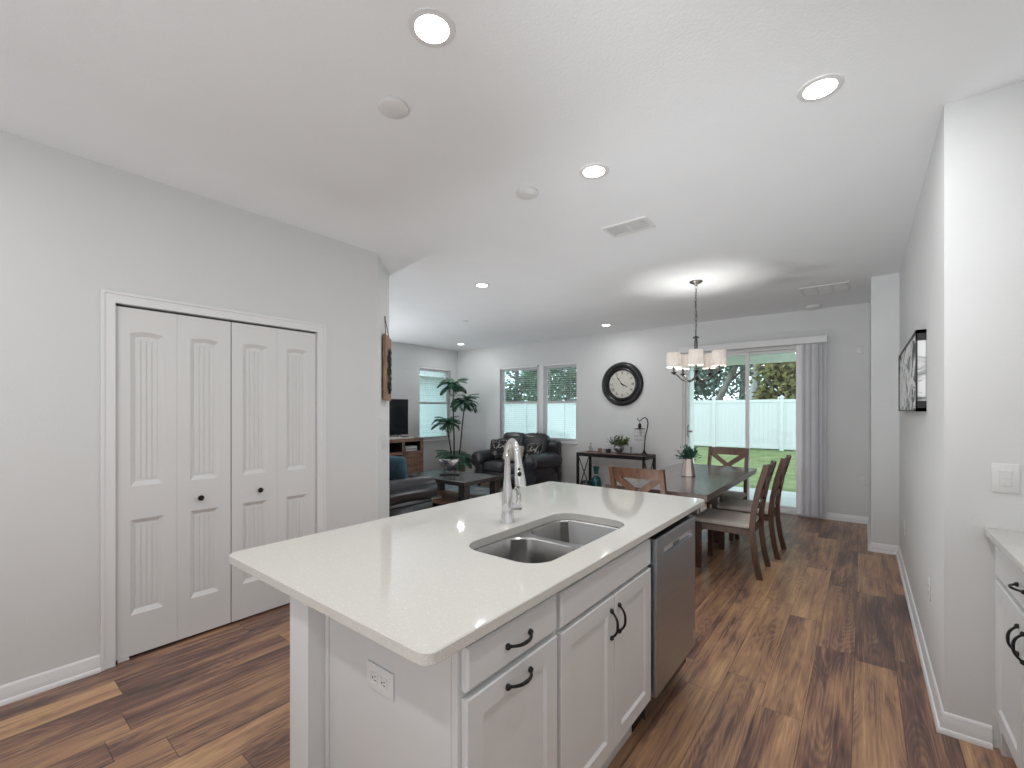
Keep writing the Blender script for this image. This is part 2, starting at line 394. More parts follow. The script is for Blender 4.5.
WB = (-5.89, -4.08, .82, 2.295); DR = (-2.2, -.66, 2.27)
mpB = lambda a, b, k: V((a, BY+k, b))
struct('wall_back', MB().prism([(LX-.16, 0), (DR[0], 0), (DR[0], DR[2]), (DR[1], DR[2]), (DR[1], 0), (JX+.36, 0), (JX+.36, H), (LX-.16, H)], [rect(*WB)], mpB, .16), 'wall_paint')
struct('wall_right', MB().prism([(JX, BY), (JX, JY), (RWX, JY), (RWX, RY), (KX+.16, RY), (KX+.16, RY+.14), (RWX+.14, RY+.14), (RWX+.14, BY)], [], lambda a, b, k: V((a, b, k)), H), 'wall_paint')
wall('wall_kitchen', (KX, RY), (KX, REAR-.16), (1, 0))
wall('wall_rear', (LWX-.12, REAR), (KX, REAR), (0, -1))
# baseboards: flat board, eased cap and a quarter-round shoe, swept along the wall foot
BBP = [(0, 0), (.026, 0), (.026, .010), (.020, .019), (.014, .021), (.014, .052), (.010, .060), (.010, .074), (.005, .085), (0, .088)]
def baseboard(name, pts, nrm):
    """pts: plan points; nrm: inward normal per segment; mitred at corners"""
    mb = MB(); rings = []
    n = len(pts)
    for i, p in enumerate(pts):
        p = V(p)
        if i == 0: off = V(nrm[0])
        elif i == n-1: off = V(nrm[-1])
        else:
            a, b = V(nrm[i-1]), V(nrm[i]); off = (a+b)/(1+a.dot(b))
        rings.append([mb.bm.verts.new((p.x+off.x*d, p.y+off.y*d, z)) for d, z in BBP])
    k = len(BBP)
    for i in range(n-1):
        for j in range(k): mb.bm.faces.new((rings[i][j], rings[i][(j+1) % k], rings[i+1][(j+1) % k], rings[i+1][j]))
    mb.bm.faces.new(rings[0][::-1]); mb.bm.faces.new(rings[-1])
    return struct(name, mb, 'trim_white')
q = math.sqrt(.5)
baseboard('baseboard_left', [(LWX, REAR), (LWX, OP0-.062)], [(1, 0)])
baseboard('baseboard_corner', [(LWX, OP1+.062), tuple(D0), tuple(D1), (LX, PY)], [(1, 0), (q, q), (0, 1)])
baseboard('baseboard_living', [(LX, PY), (LX, BY), (DR[0]-.005, BY)], [(1, 0), (0, -1)])
baseboard('baseboard_right', [(DR[1]+.005, BY), (JX, BY), (JX, JY), (RWX, JY), (RWX, RY), (.424, RY)], [(0, -1), (-1, 0), (0, -1), (-1, 0), (0, -1)])
# closet casing
cs = MB()
def caseprof(mb, lo, hi): pass
cs.prism([(OP0-.062, 0), (OP0, 0), (OP0, OPZ), (OP1, OPZ), (OP1, 0), (OP1+.062, 0), (OP1+.062, OPZ+.062), (OP0-.062, OPZ+.062)], [], lambda a, b, k: V((LWX+.012-k, a, b)), .012)
cs.prism([(OP0-.062, 0), (OP0-.046, 0), (OP0-.046, OPZ+.046), (OP1+.046, OPZ+.046), (OP1+.046, 0), (OP1+.062, 0), (OP1+.062, OPZ+.062), (OP0-.062, OPZ+.062)], [], lambda a, b, k: V((LWX+.019-k, a, b)), .008)
cs.box(LWX-.12, LWX, OP0-.002, OP0+.0, 0, OPZ); struct('trim_1', cs, 'trim_white')

# ---- closet doors: two bifold pairs
def leaf_mesh(y0, y1):
    mb = MB(); wd = y1-y0; a0, a1 = y0+wd*.23, y1-wd*.23
    mp = lambda a, b, k: V((-k, a, b))
    arch = [(a0+(a1-a0)*(1-t/8), 1.845+.012*math.sin(PI*(1-t/8))) for t in range(0, 9)]
    up = [(a0, .975), (a1, .975)] + arch
    lo = rect(a0, a1, .245, .785)
    mb.panel(rect(y0, y1, .016, OPZ-.014), [up, lo], mp, .024, .020, .034, .0008)
    for z0, z1 in ((1.01, 1.81), (.280, .750)):       # beaded planks inside each field
        n = 4; g = .003; b0, b1 = a0+.025, a1-.025; s_ = (b1-b0)/n
        for i in range(n): mb.box(-.0205, -.0165, b0+i*s_+g/2, b0+(i+1)*s_-g/2, z0, z1, .0018, 1)
    return mb
edges = [OP0+.003, .864, 1.155, 1.161, 1.448, OP1-.003]
for i, (ya, ym, yb, knob) in enumerate(((edges[0], edges[1], edges[2], .982), (edges[3], edges[4], edges[5], 1.331))):
    d = stree('door_%d' % (i+1), (LWX-.012, 0, 0))
    leaf_mesh(ya, ym-.0003).obj('leaf', 'door_white', d); leaf_mesh(ym+.0003, yb).obj('leaf', 'door_white', d)
    k = MB().lathe([(.008, 0), (.007, .008), (.010, .013), (.0165, .020), (.0165, .027), (.010, .033)], (0, knob, .862), 16, Matrix.Rotation(PI/2, 4, 'Y'))
    k.obj('knob', 'black_metal', d)
    if i == 0: MB().box(-.03, 0, ya+.01, ya+.06, 0, .014).obj('floor_bracket', 'plastic_white', d)

# ---- windows (frame, sashes, glass, sill)
def window(name, mp, a0, a1, z0, z1, mull=None, inset=.055):
    """mp(a, depth, z) maps along-wall, into-wall"""
    st = stree(name)
    fr = MB(); bays = [(a0, a1)] if mull is None else [(a0, mull[0]), (mull[1], a1)]
    def bx(mb, u0, u1, d0, d1, b0, b1, bev=.004):
        p = [mp(u0, d0, b0), mp(u1, d1, b1)]
        mb.box(min(p[0].x, p[1].x), max(p[0].x, p[1].x), min(p[0].y, p[1].y), max(p[0].y, p[1].y), b0, b1, bev, 1)
    if mull: bx(fr, mull[0]+.012, mull[1]-.012, .045, .15, z0, z1)
    zm = z0+(z1-z0)*.512
    gl = MB()
    for u0, u1 in bays:
        for a, b in ((u0, u0+.024), (u1-.024, u1)): bx(fr, a, b, inset, .15, z0, z1)
        bx(fr, u0+.023, u1-.023, inset+.001, .149, z1-.03, z1); bx(fr, u0+.023, u1-.023, inset+.001, .149, z0, z0+.03)
        for b0, b1, dd in ((z0+.03, zm+.02, .0), (zm-.02, z1-.03, .02)):
            for a, b in ((u0+.025, u0+.050), (u1-.050, u1-.025)): bx(fr, a, b, inset+.005+dd, inset+.025+dd, b0, b1)
            bx(fr, u0+.026, u1-.026, inset+.003+dd, inset+.027+dd, b1-.05, b1); bx(fr, u0+.026, u1-.026, inset+.003+dd, inset+.027+dd, b0, b0+.04)
            bx(gl, u0+.045, u1-.045, inset+.013+dd, inset+.017+dd, b0+.035, b1-.04, 0)
    fr.obj('window_frame', 'trim_white', st); gl.obj('glass', 'glass_window', st)
    sl = MB(); bx(sl, a0-.03, a1+.03, -.03, .09, z0-.025, z0+.004); sl.obj('window_sill', 'trim_white', st)
window('window_1', lambda a, d, z: V((LX-d, a, z)), WL[0], WL[1], WL[2], WL[3])
window('window_2', lambda a, d, z: V((a, BY+d, z)), WB[0], WB[1], WB[2], WB[3], (-4.955, -4.822))
def blind(label, mp, a0, a1, z0, z1, wand=False):
    c = mp((a0+a1)/2, .027, z0)
    t = thing('window_blind', label, 'blind', c, 0, 'horizontal blinds in the windows')
    def bx(mb, u0, u1, d0, d1, b0, b1, tilt=0):
        p = [mp(u0, d0, b0)-c, mp(u1, d1, b1)-c]
        mb.box(min(p[0].x, p[1].x), max(p[0].x, p[1].x), min(p[0].y, p[1].y), max(p[0].y, p[1].y), b0-c.z, b1-c.z)
    hd = MB(); bx(hd, a0, a1, .004, .05, z1-.04, z1-.002); hd.obj('headrail', 'trim_white', t)
    br = MB(); bx(br, a0+.003, a1-.003, .008, .045, z0+.004, z0+.022); br.obj('bottom_rail', 'trim_white', t)
    sl = MB(); z = z0+.05
    while z < z1-.06: bx(sl, a0+.003, a1-.003, .008, .046, z, z+.0022); z += .041
    sl.obj('slats', 'trim_white', t)
    cdm = MB()
    for f in (.18, .82):
        u = a0+(a1-a0)*f; p = mp(u, .027, 0)-c
        cdm.cyl((p.x, p.y, .01), (p.x, p.y, z1-z0-.03), .0012, seg=5)
    cdm.obj('cord', 'trim_white', t)
    wd = MB(); p = mp(a0+.16, -.002, 0)-c; wd.cyl((p.x, p.y, z1-z0-.05), (p.x, p.y, z1-z0-.72), .004, seg=6); wd.obj('tilt_wand', 'trim_white', t)
blind('white horizontal blind in the single window left of the tall palm', lambda a, d, z: V((LX-d, a, z)), WL[0]+.006, WL[1]-.006, WL[2]+.006, WL[3])
blind('left white horizontal blind of the double window behind the loveseat', lambda a, d, z: V((a, BY+d, z)), WB[0]+.006, -4.961, WB[2]+.006, WB[3])
blind('right white horizontal blind of the double window behind the loveseat', lambda a, d, z: V((a, BY+d, z)), -4.816, WB[1]-.006, WB[2]+.006, WB[3])

# ---- sliding glass door
sd = stree('door_3', (0, BY, 0))
f = MB()
f.prism([(DR[0], 0), (DR[0]+.03, 0), (DR[0]+.03, DR[2]-.022), (DR[1]-.014, DR[2]-.022), (DR[1]-.014, 0), (DR[1], 0), (DR[1], DR[2]), (DR[0], DR[2])], [], lambda a, b, k: V((a, .02+k, b)), .12)
f.box(DR[0], DR[1], .0, .16, 0, .028, .004, 1); f.obj('door_frame', 'trim_white', sd)
def slab(a0, a1, y):
    mb = MB().prism(rect(a0, a1, .03, DR[2]-.024), [rect(a0+.045, a1-.045, .085, DR[2]-.062)], lambda a, b, k: V((a, y+k, b)), .035)
    return mb
fx = slab(-1.335, DR[1]-.016+.018, .095).obj('fixed_panel', 'trim_white', sd); MB().box(-1.295, DR[1]-.03, .11, .116, .08, DR[2]-.058).obj('glass', 'glass_door', fx)
sl = slab(DR[0]+.032, -1.285, .045).obj('sliding_panel', 'trim_white', sd); MB().box(DR[0]+.07, -1.325, .06, .066, .08, DR[2]-.058).obj('glass', 'glass_door', sl)
MB().tube([(DR[0]+.075, .045, 1.0), (DR[0]+.075, .012, 1.02), (DR[0]+.075, .012, 1.16), (DR[0]+.075, .045, 1.18)], .009, 8).box(DR[0]+.072, DR[0]+.14, .02, .045, 1.07, 1.10, .004, 1).obj('door_handle', 'steel_dark', sd)
vb = thing('vertical_blind', 'grey vertical blind stacked open at the right of the sliding glass door', 'blind', (-.54, BY-.07, 0))
MB().box(-1.68, .185, -.055, .069, 2.285, 2.372, .004, 1).obj('valance', 'trim_white', vb)
for i in range(13):
    x = -.125+i*.0225; a = math.radians(34+(i % 3)*12 if i < 8 else 48+(i % 2)*12)
    mtx = Matrix.Translation((x, 0, 0)) @ Matrix.Rotation(-a, 4, 'Z')
    pr = MB()
    pts = [V((-.044+.088*k/6, .006*math.sin(PI*k/6), 0)) for k in range(7)]
    lo = [mtx @ p + V((0, 0, .03)) for p in pts]; hi = [mtx @ p + V((0, 0, 2.283)) for p in pts]
    off = mtx.to_3x3() @ V((0, .0012, 0))
    vl = [pr.bm.verts.new(p) for p in lo]; vh = [pr.bm.verts.new(p) for p in hi]; vl2 = [pr.bm.verts.new(p+off) for p in lo]; vh2 = [pr.bm.verts.new(p+off) for p in hi]
    for k in range(6):
        pr.bm.faces.new((vl[k], vl[k+1], vh[k+1], vh[k])); pr.bm.faces.new((vl2[k+1], vl2[k], vh2[k], vh2[k+1]))
    pr.bm.faces.new((vl[0], vh[0], vh2[0], vl2[0])); pr.bm.faces.new((vl[6], vl2[6], vh2[6], vh[6]))
    pr.obj('vane', 'vane', vb)

# ================================================================== ISLAND
IX0, IX1, IY0, IY1, ZT, ZB = -1.716, -.683, .594, 2.607, .914, .884
SX0, SX1, SY0, SY1 = -1.148, -.795, 1.145, 1.857
ct = MB()
oc = rrect(IX0, IX1, IY0, IY1, .03, 5); hole = rrect(SX0, SX1, SY0, SY1, .095, 10)
mpc = lambda a, b, k: V((a, b, ZT-k))
# top with eased edge
def shr(lp, qv, c0, h): return [((p[0]-c0[0])*(h[0]-qv)/h[0]+c0[0], (p[1]-c0[1])*(h[1]-qv)/h[1]+c0[1]) for p in lp]
c0 = ((IX0+IX1)/2, (IY0+IY1)/2); hh = ((IX1-IX0)/2, (IY1-IY0)/2)
A = ct.fill([shr(oc, .003, c0, hh), hole], mpc, 0); Bt = ct.fill([shr(oc, .003, c0, hh), hole], mpc, ZT-ZB)
prev = A[0]
for dz in (.003, ZT-ZB-.003):
    cur = [ct.bm.verts.new((a, b, ZT-dz)) for a, b in oc]
    for i in range(len(cur)): ct.bm.faces.new((prev[i], prev[(i+1) % len(cur)], cur[(i+1) % len(cur)], cur[i]))
    prev = cur
for i in range(len(prev)): ct.bm.faces.new((prev[i], prev[(i+1) % len(prev)], Bt[0][(i+1) % len(prev)], Bt[0][i]))
for i in range(len(hole)): ct.bm.faces.new((A[1][i], A[1][(i+1) % len(hole)], Bt[1][(i+1) % len(hole)], Bt[1][i]))
solo('island_countertop', ct, 'quartz', 'pale speckled quartz worktop with rounded corners on the kitchen island', 'worktop')
# knee wall behind the cabinets, with base trim
kw = MB().box(-1.395, -1.283, .66, 2.44, 0, ZB-.001); struct('wall_island', kw, 'wall_paint')
baseboard('baseboard_island', [(-1.395, 2.44), (-1.395, .66), (-1.283, .66), (-1.283, .715)], [(-1, 0), (0, -1), (1, 0)])
FX = -.72; KZ = .185
def pull(mb, c, ax, nrm, ln=.096):
    """arched bow pull with flared feet: c centre, ax along, nrm outward"""
    c = V(c); ax = V(ax); nrm = V(nrm); pts = []; rs = []
    for k in range(13):
        t = k/12*2-1; pts.append(c+ax*(t*ln/2)+nrm*(.025*(1-abs(t)**2.6)+.001)); rs.append(.0036+.0016*(1-abs(t))+(.0035 if abs(t) > .9 else 0))
    mb.tube(pts, rs, 8)
    for s_ in (-1, 1): mb.ball(c+ax*(s_*ln/2)+nrm*.003, .0085, u=8, v=6)
    return mb
def shaker(mp, a0, a1, b0, b1, st=.055): return MB().panel(rect(a0, a1, b0, b1), [rect(a0+st, a1-st, b0+st, b1-st)], mp, .008, .008, .019, .0025)
def slabfront(mp, a0, a1, b0, b1): return MB().panel(rect(a0, a1, b0, b1), [], mp, 0, 0, .019, .006)
def carcass(mb, x0, x1, y0, y1, kick_x, opn=False):
    mb.box(x0, x1, y0, y0+.018, KZ, ZB-.002); mb.box(x0, x1, y1-.018, y1, KZ, ZB-.002)
    mb.box(x0, x1, y0, y1, KZ, KZ+.018); mb.box(x0, x0+.012, y0, y1, KZ, ZB-.002)
    # face frame
    fx0, fx1 = (x1-.019, x1) if kick_x < x1 else (x0, x0+.019)
    return mb
mpF = lambda a, b, k: V((FX+.020-k, a, b))
# 1: drawer cabinet at the near end, finished end panel
cb = thing('base_cabinet', 'white island cabinet with one drawer over one door, nearest the camera', 'cabinet', (0, 0, 0))
Y0, Y1 = .715, 1.1135
b = MB().box(-1.281, FX-.02, Y0+.019, Y1, KZ, ZB-.002).box(-1.281, -.79, Y0+.019, Y1, 0, KZ)
b.box(FX-.02, FX, Y0, Y0+.038, KZ, ZB-.002, .001, 1).box(FX-.02, FX, Y1-.018, Y1, KZ, ZB-.002).box(FX-.0205, FX-.0005, Y0+.0375, Y1-.0175, ZB-.03, ZB-.0025).box(FX-.0205, FX-.0005, Y0+.0375, Y1-.0175, KZ+.0005, KZ+.03).box(FX-.0205, FX-.0005, Y0+.0375, Y1-.0175, .735, .775)
b.obj('cabinet_body', 'cabinet_white', cb)
MB().box(-1.281, FX-.0205, Y0, Y0+.0185, 0, ZB-.002).box(-1.281, -1.262, Y0-.004, Y0, 0.0, ZB-.002, .001, 1).obj('end_panel', 'cabinet_white', cb)
dr = slabfront(mpF, Y0+.012, Y1-.009, .764, .866).obj('drawer', 'cabinet_white', cb); pull(MB(), (FX+.020, .918, .813), (0, 1, 0), (1, 0, 0)).obj('handle', 'black_metal', dr)
dd = shaker(mpF, Y0+.012, Y1-.009, KZ+.003, .748).obj('door', 'cabinet_white', cb); pull(MB(), (FX+.020, .918, .712), (0, 1, 0), (1, 0, 0)).obj('handle', 'black_metal', dd)
# 2: sink cabinet
cb = thing('sink_cabinet', 'white two door cabinet under the sink in the island', 'cabinet', (0, 0, 0))
Y0, Y1 = 1.1145, 1.8455
b = MB().box(-1.281, FX-.02, Y0, Y0+.018, KZ, ZB-.002).box(-1.281, FX-.02, Y1-.018, Y1, KZ, ZB-.002).box(-1.281, FX-.02, Y0, Y1, KZ, KZ+.018).box(-1.281, -.79, Y0, Y1, 0, KZ).box(-1.281, -1.27, Y0, Y1, KZ, ZB-.002)
b.box(FX-.02, FX, Y0, Y0+.018, KZ, ZB-.002).box(FX-.02, FX, Y1-.018, Y1, KZ, ZB-.002).box(FX-.0205, FX-.0005, Y0+.0175, Y1-.0175, ZB-.03, ZB-.0025).box(FX-.0205, FX-.0005, Y0+.0175, Y1-.0175, KZ+.0005, KZ+.03).box(FX-.0205, FX-.0005, Y0+.0175, Y1-.0175, .73, .77)
b.obj('cabinet_body', 'cabinet_white', cb)
slabfront(mpF, Y0+.012, Y1-.010, .757, .862).obj('false_drawer_front', 'cabinet_white', cb)
for a0, a1, hy in ((Y0+.012, 1.4835, 1.455), (1.4885, Y1-.010, 1.519)):
    dd = shaker(mpF, a0, a1, KZ+.003, .742).obj('door', 'cabinet_white', cb)
    pull(MB(), (FX+.020, hy, .648), (0, 0, 1), (1, 0, 0)).obj('handle', 'black_metal', dd)
# 3: dishwasher
dw = thing('dishwasher', 'stainless steel dishwasher with pocket handle in the island', 'dishwasher', (0, 0, 0))
DY0, DY1, DX = 1.856, 2.408, -.683
MB().box(-1.27, FX-.012, DY0-.006, DY1+.006, .08, ZB-.006).obj('tub', 'black_gloss', dw)
MB().box(-.82, -.79, DY0, DY1, 0, .18).obj('toe_panel', 'black_gloss', dw)
mpD = lambda a, b, k: V((DX-k, a, b))
door = MB().panel(rect(DY0, DY1, .19, .858), [rrect(1.945, 2.345, .768, .806, .006, 3)], mpD, .010, .020, .05, .004).obj('door', 'steel', dw)
MB().box(FX-.028, DX-.006, DY0+.004, DY1-.004, .8585, .862, .001, 1).obj('control_strip', 'black_gloss', dw)
MB().box(DX-.0195, DX-.011, 1.957, 2.333, .774, .799, .002, 1).obj('pocket_handle', 'steel_bright', door)
MB().box(DX-.0108, DX-.006, 2.09, 2.17, .777, .792, .002, 1).obj('latch', 'steel_dark', door)
MB().box(DX, DX+.0008, 2.372, 2.392, .262, .275).box(DX, DX+.0008, 2.372, 2.392, .238, .257).obj('badge', 'steel_bright', door)
MB().prism([(-1.281, 0), (-.80, 0), (-.80, .17), (FX, .17), (FX, ZB-.002), (-1.281, ZB-.002)], [], lambda a, b, k: V((a, 2.4165+k, b)), .018).obj('x', 'cabinet_white')
o = bpy.data.objects['x']; o.name = 'end_panel'; tag(o, 'narrow white end panel of the island just beyond the dishwasher', 'panel')
# sink
sk = thing('kitchen_sink', 'double bowl stainless steel undermount sink in the island worktop', 'sink', ((SX0+SX1)/2, 1.5, ZB-.0006))
cx = (SX0+SX1)/2
def bowl(mb, a0, a1, b0, b1, dp):
    rings = []
    for z, qv, r in ((0, 0, .09), (-.006, .004, .088), (-dp*.55, .008, .085), (-dp+.03, .012, .082), (-dp+.008, .022, .075), (-dp, .042, .06)):
        rings.append([mb.bm.verts.new((x-cx, y-1.5, z)) for x, y in rrect(a0+qv, a1-qv, b0+qv, b1-qv, r, 10)])
    for i in range(len(rings)-1):
        n = len(rings[i])
        for k in range(n): mb.bm.faces.new((rings[i][k], rings[i][(k+1) % n], rings[i+1][(k+1) % n], rings[i+1][k]))
    mb.bm.faces.new(rings[-1])
    mb.lathe([(.042, -dp+.001), (.045, -dp+.003), (.036, -dp+.004), (.030, -dp-.004)], ((a0+a1)/2-cx, (b0+b1)/2-1.5, 0), 20)
B1 = (SX0+.012, SX1-.008, SY0+.006, 1.482); B2 = (SX0+.012, SX1-.008, 1.518, SY1-.006)
MB().prism(rrect(SX0-.02-cx, SX1+.02-cx, SY0-.02-1.5, SY1+.02-1.5, .1, 8), [[(x-cx, y-1.5) for x, y in rrect(*B1, .09, 10)], [(x-cx, y-1.5) for x, y in rrect(*B2, .09, 10)]], lambda a, b_, k: V((a, b_, 0-k)), .002).obj('rim', 'steel_sink', sk)
mb = MB(); bowl(mb, *B1, .19); mb.obj('bowl', 'steel_sink', sk, recalc=False)
mb = MB(); bowl(mb, *B2, .19); mb.obj('bowl', 'steel_sink', sk, recalc=False)
# faucet
fa = thing('kitchen_faucet', 'tall chrome pull-down gooseneck faucet beside the sink', 'faucet', (-1.228, 1.528, ZT))
MB().lathe([(.031, 0), (.031, .004), (.028, .010), (.0265, .06), (.0235, .11), (.0185, .165), (.0155, .19), (.0145, .25)], (0, 0, 0), 24).obj('faucet_body', 'chrome', fa)
ang = math.radians(-33); dv = V((math.cos(ang), math.sin(ang), 0)); R_ = .067
pts = [V((0, 0, .24)), V((0, 0, .28))]
for k in range(0, 15):
    t = PI-k/14*PI*.93; pts.append(dv*(R_+R_*math.cos(t))+V((0, 0, .290+R_*1.05*math.sin(t))))
MB().tube(pts, .0127, 14).obj('gooseneck', 'chrome', fa)
e = pts[-1]; dn = (pts[-1]-pts[-2]).normalized()
sp = MB().tube([e-dn*.002, e+dn*.03, e+dn*.07, e+dn*.115, e+dn*.128], [.0145, .0155, .0195, .0235, .022], 16).obj('spray_head', 'chrome', fa)
MB().ball(e+dn*.055+V((.63, -.77, 0))*.0165, .006, u=8, v=6).ball(e+dn*.075+V((.63, -.77, 0))*.019, .0085, (1, 1, 1.4), u=8, v=6).obj('spray_button', 'black_metal', sp)
hd = V((.545, .84, 0))
hl = MB().tube([hd*.018+V((0, 0, .062)), hd*.060+V((0, 0, .062))], .0195, 14)
hl.tube([hd*.046+V((0, 0, .066)), hd*.054+V((0, 0, .095)), hd*.050+V((0, 0, .125)), hd*.040+V((0, 0, .150))], [.012, .011, .009, .008], 10); hl.obj('lever_handle', 'chrome', fa)

# ---- electrical plates
def outlet(label, loc, rz, horiz=False):
    """local: plate on plane y=0 facing -y"""
    t = thing('electrical_outlet', label, 'outlet', loc, rz, 'wall outlets')
    w_, h_ = (.115, .07) if horiz else (.07, .115)
    MB().box(-w_/2, w_/2, -.006, 0, -h_/2, h_/2, .003, 2).obj('plate', 'plastic_white', t)
    for k in (-1, 1):
        ox, oz = (k*.02, 0) if horiz else (0, k*.02)
        r = MB().box(ox-.014, ox+.014, -.0075, -.005, oz-.014, oz+.014, .003, 2).obj('receptacle', 'plastic_white', t); s_ = MB()
        for a, b, hw, hv in ((-.005, .004, .001, .004), (.005, .004, .001, .003), (0, -.006, .0022, .0022)):
            if horiz: a, b, hw, hv = b, a, hv, hw
            s_.box(ox+a-hw, ox+a+hw, -.0079, -.007, oz+b-hv, oz+b+hv)
        s_.obj('slots', 'dark_slot', r)
outlet('white outlet lying sideways on the island end panel', (-1.005, .715, .69), 0, True)
outlet('white outlet low on the right wall below the wall art', (RWX, 3.22, .46), -PI/2)
outlet('white outlet on the right wall farther toward the column', (RWX, 5.0, .42), -PI/2)
outlet('white outlet on the back wall right of the vertical blind', (.015, BY, .52), 0)
def switch(label, loc, rz, group=None):
    t = thing('light_switch', label, 'switch', loc, rz, group)
    MB().box(-.04, .04, -.006, 0, -.06, .06, .003, 2).obj('plate', 'plastic_white', t)
    MB().box(-.0175, .0175, -.0085, -.005, -.034, .034, .002, 2).obj('rocker', 'plastic_white', t)
    MB().box(-.0175, .0175, -.0095, -.0075, .0, .034, .001, 1).obj('rocker_top', 'plastic_white', t)
switch('white dimmer light switch on the right front wall above the side counter', (.462, RY, 1.125), 0)
dgd = (D1-D0).normalized(); dgn = V((q, q))
def diag(s_, z, off=0): p = D0+(D1-D0)*s_+dgn*off; return (p.x, p.y, z)
switch('left white light switch on the corner wall under the hanging board', diag(.36, 1.12), PI-PI/4, 'corner wall switches')
switch('right white light switch on the corner wall under the hanging board', diag(.70, 1.12), PI-PI/4, 'corner wall switches')

# ---- side counter on the right
SXF = .424
cb = thing('base_cabinet', 'white side cabinet with a drawer over two doors at the right edge', 'cabinet', (0, 0, 0))
Ya, Yb = 1.88, 2.66
mpR = lambda a, b, k: V((SXF+k, a, b))
b = MB().box(SXF+.02, KX-.003, Ya, Yb, KZ-.05, ZB-.002).box(SXF+.09, KX-.003, Ya, Yb, 0, KZ-.05).box(SXF+.021, KX-.003, Yb, RY-.003, 0, ZB-.002)
b.obj('cabinet_body', 'cabinet_white', cb)
dr = slabfront(mpR, Ya+.012, Yb-.012, .735, .862).obj('drawer', 'cabinet_white', cb); pull(MB(), (SXF, 2.26, .80), (0, 1, 0), (-1, 0, 0), .085).obj('handle', 'black_metal', dr)
for a0, a1, hy in ((Ya+.012, 2.2575, 2.225), (2.2625, Yb-.012, 2.295)):
    dd = shaker(mpR, a0, a1, KZ-.03, .715).obj('door', 'cabinet_white', cb); pull(MB(), (SXF, hy, .61), (0, 0, 1), (-1, 0, 0)).obj('handle', 'black_metal', dd)
c2 = copy_tree(cb); c2.location = (0, -.785, 0); c2['label'] = 'white side cabinet nearer the camera, with a drawer over two doors'
for o in (c2,):
    for ch in o.children:
        if ch.name.startswith('cabinet_body'):
            ch.data = MB().box(SXF+.02, KX-.003, Ya, Yb, KZ-.05, ZB-.002).box(SXF+.09, KX-.003, Ya, Yb, 0, KZ-.05).obj('tmp', 'cabinet_white').data
            bpy.data.objects.remove(bpy.data.objects['tmp'])
solo('side_countertop', MB().box(.400, KX-.002, 1.09, RY-.002, ZB, ZT, .003, 2), 'quartz', 'pale quartz worktop on the side cabinets at the right edge', 'worktop')

# ================================================================== CEILING FITTINGS
LIGHTS = [(-1.185, 1.053, 'nearest the camera, above the island'), (-.139, 2.244, 'by the right wall corner'), (-1.18, 2.24, 'above the far end of the island'),
          (-3.184, 3.53, 'in the living room just past the corner wall'), (-3.147, 6.371, 'above the wall clock'), (-6.324, 6.384, 'in the far left living room corner')]
HID = [(-.139, 1.053), (-.139, -.45), (-1.185, -.45), (-2.3, -.45), (-6.324, 3.53)]
def build_can():
    t = thing('recessed_light', 'x', 'ceiling light', (0, 0, H), 0, 'recessed ceiling lights')
    MB().lathe([(.058, -.001), (.060, -.006), (.080, -.004), (.082, 0)], (0, 0, 0), 32).obj('trim_ring', 'plastic_white', t)
    MB().lathe([(.001, -.0062), (.057, -.0058), (.059, -.002)], (0, 0, 0), 32).obj('lens', 'lamp_lens', t)
    lamp('light_source', 'AREA', t, (0, 0, -.009), CAN_W, (.99, .99, .985), .112, (0, 0, 0))
    return t
can = None
for x, y, s_ in LIGHTS + [(x, y, None) for x, y in HID]:
    can0 = can; can = build_can() if can0 is None else copy_tree(can0)
    can.location = (x, y, H); can['label'] = 'lit round recessed ceiling light ' + s_ if s_ else 'recessed ceiling light behind the camera or the corner wall'
def disc(label, loc, r, cat, dome=.022):
    o = solo('smoke_detector' if cat == 'smoke detector' else 'ceiling_cover', MB().lathe([(r*.97, 0), (r, -.006), (r*.97, -dome*.7), (r*.80, -dome), (r*.3, -dome*1.05)], (0, 0, 0), 32), 'plastic_white', label, cat, loc)
disc('white round ceiling cover disc left of the nearest recessed light', (-1.622, 1.216, H), .067, 'ceiling cover')
disc('smaller white round ceiling cover disc left of the air vent', (-1.615, 2.201, H), .069, 'ceiling cover')
disc('white round smoke detector on the ceiling above the sliding door', (-.488, 6.86, H), .085, 'smoke detector', .03)
disc('tiny white sprinkler cover plate on the living room ceiling', (-4.647, 4.797, H), .045, 'ceiling cover', .008)
def vent(label, loc, w_, d_, n, rz=0):
    t = thing('ceiling_vent', label, 'air vent', loc, rz)
    bays = [(-w_/2+.025+i*(w_-.05+.02)/n, -w_/2+.025+(i+1)*(w_-.05+.02)/n-.02) for i in range(n)]
    MB().prism(rect(-w_/2, w_/2, -d_/2, d_/2), [rect(a, b, -d_/2+.025, d_/2-.025) for a, b in bays], lambda a, b, k: V((a, b, -.008+k)), .008).obj('frame', 'plastic_white', t)
    lv = MB()
    for a, b in bays:
        y = -d_/2+.034
        while y < d_/2-.03:
            lv.box(a, b, -.0062, .0062, -.0006, .0006, mtx=Matrix.Translation((0, y, -.006)) @ Matrix.Rotation(math.radians(9), 4, 'X')); y += .0145
    lv.obj('louvres', 'plastic_white', t)
    MB().box(-w_/2+.02, w_/2-.02, -d_/2+.02, d_/2-.02, -.0008, -.0002).obj('duct_opening', 'plastic_white', t)
vent('white two bay air vent in the ceiling between kitchen and dining table', (-1.34, 3.08, H), .33, .21, 2)
vent('white three bay air grille in the ceiling near the column', (-.325, 5.98, H), .44, .40, 3)

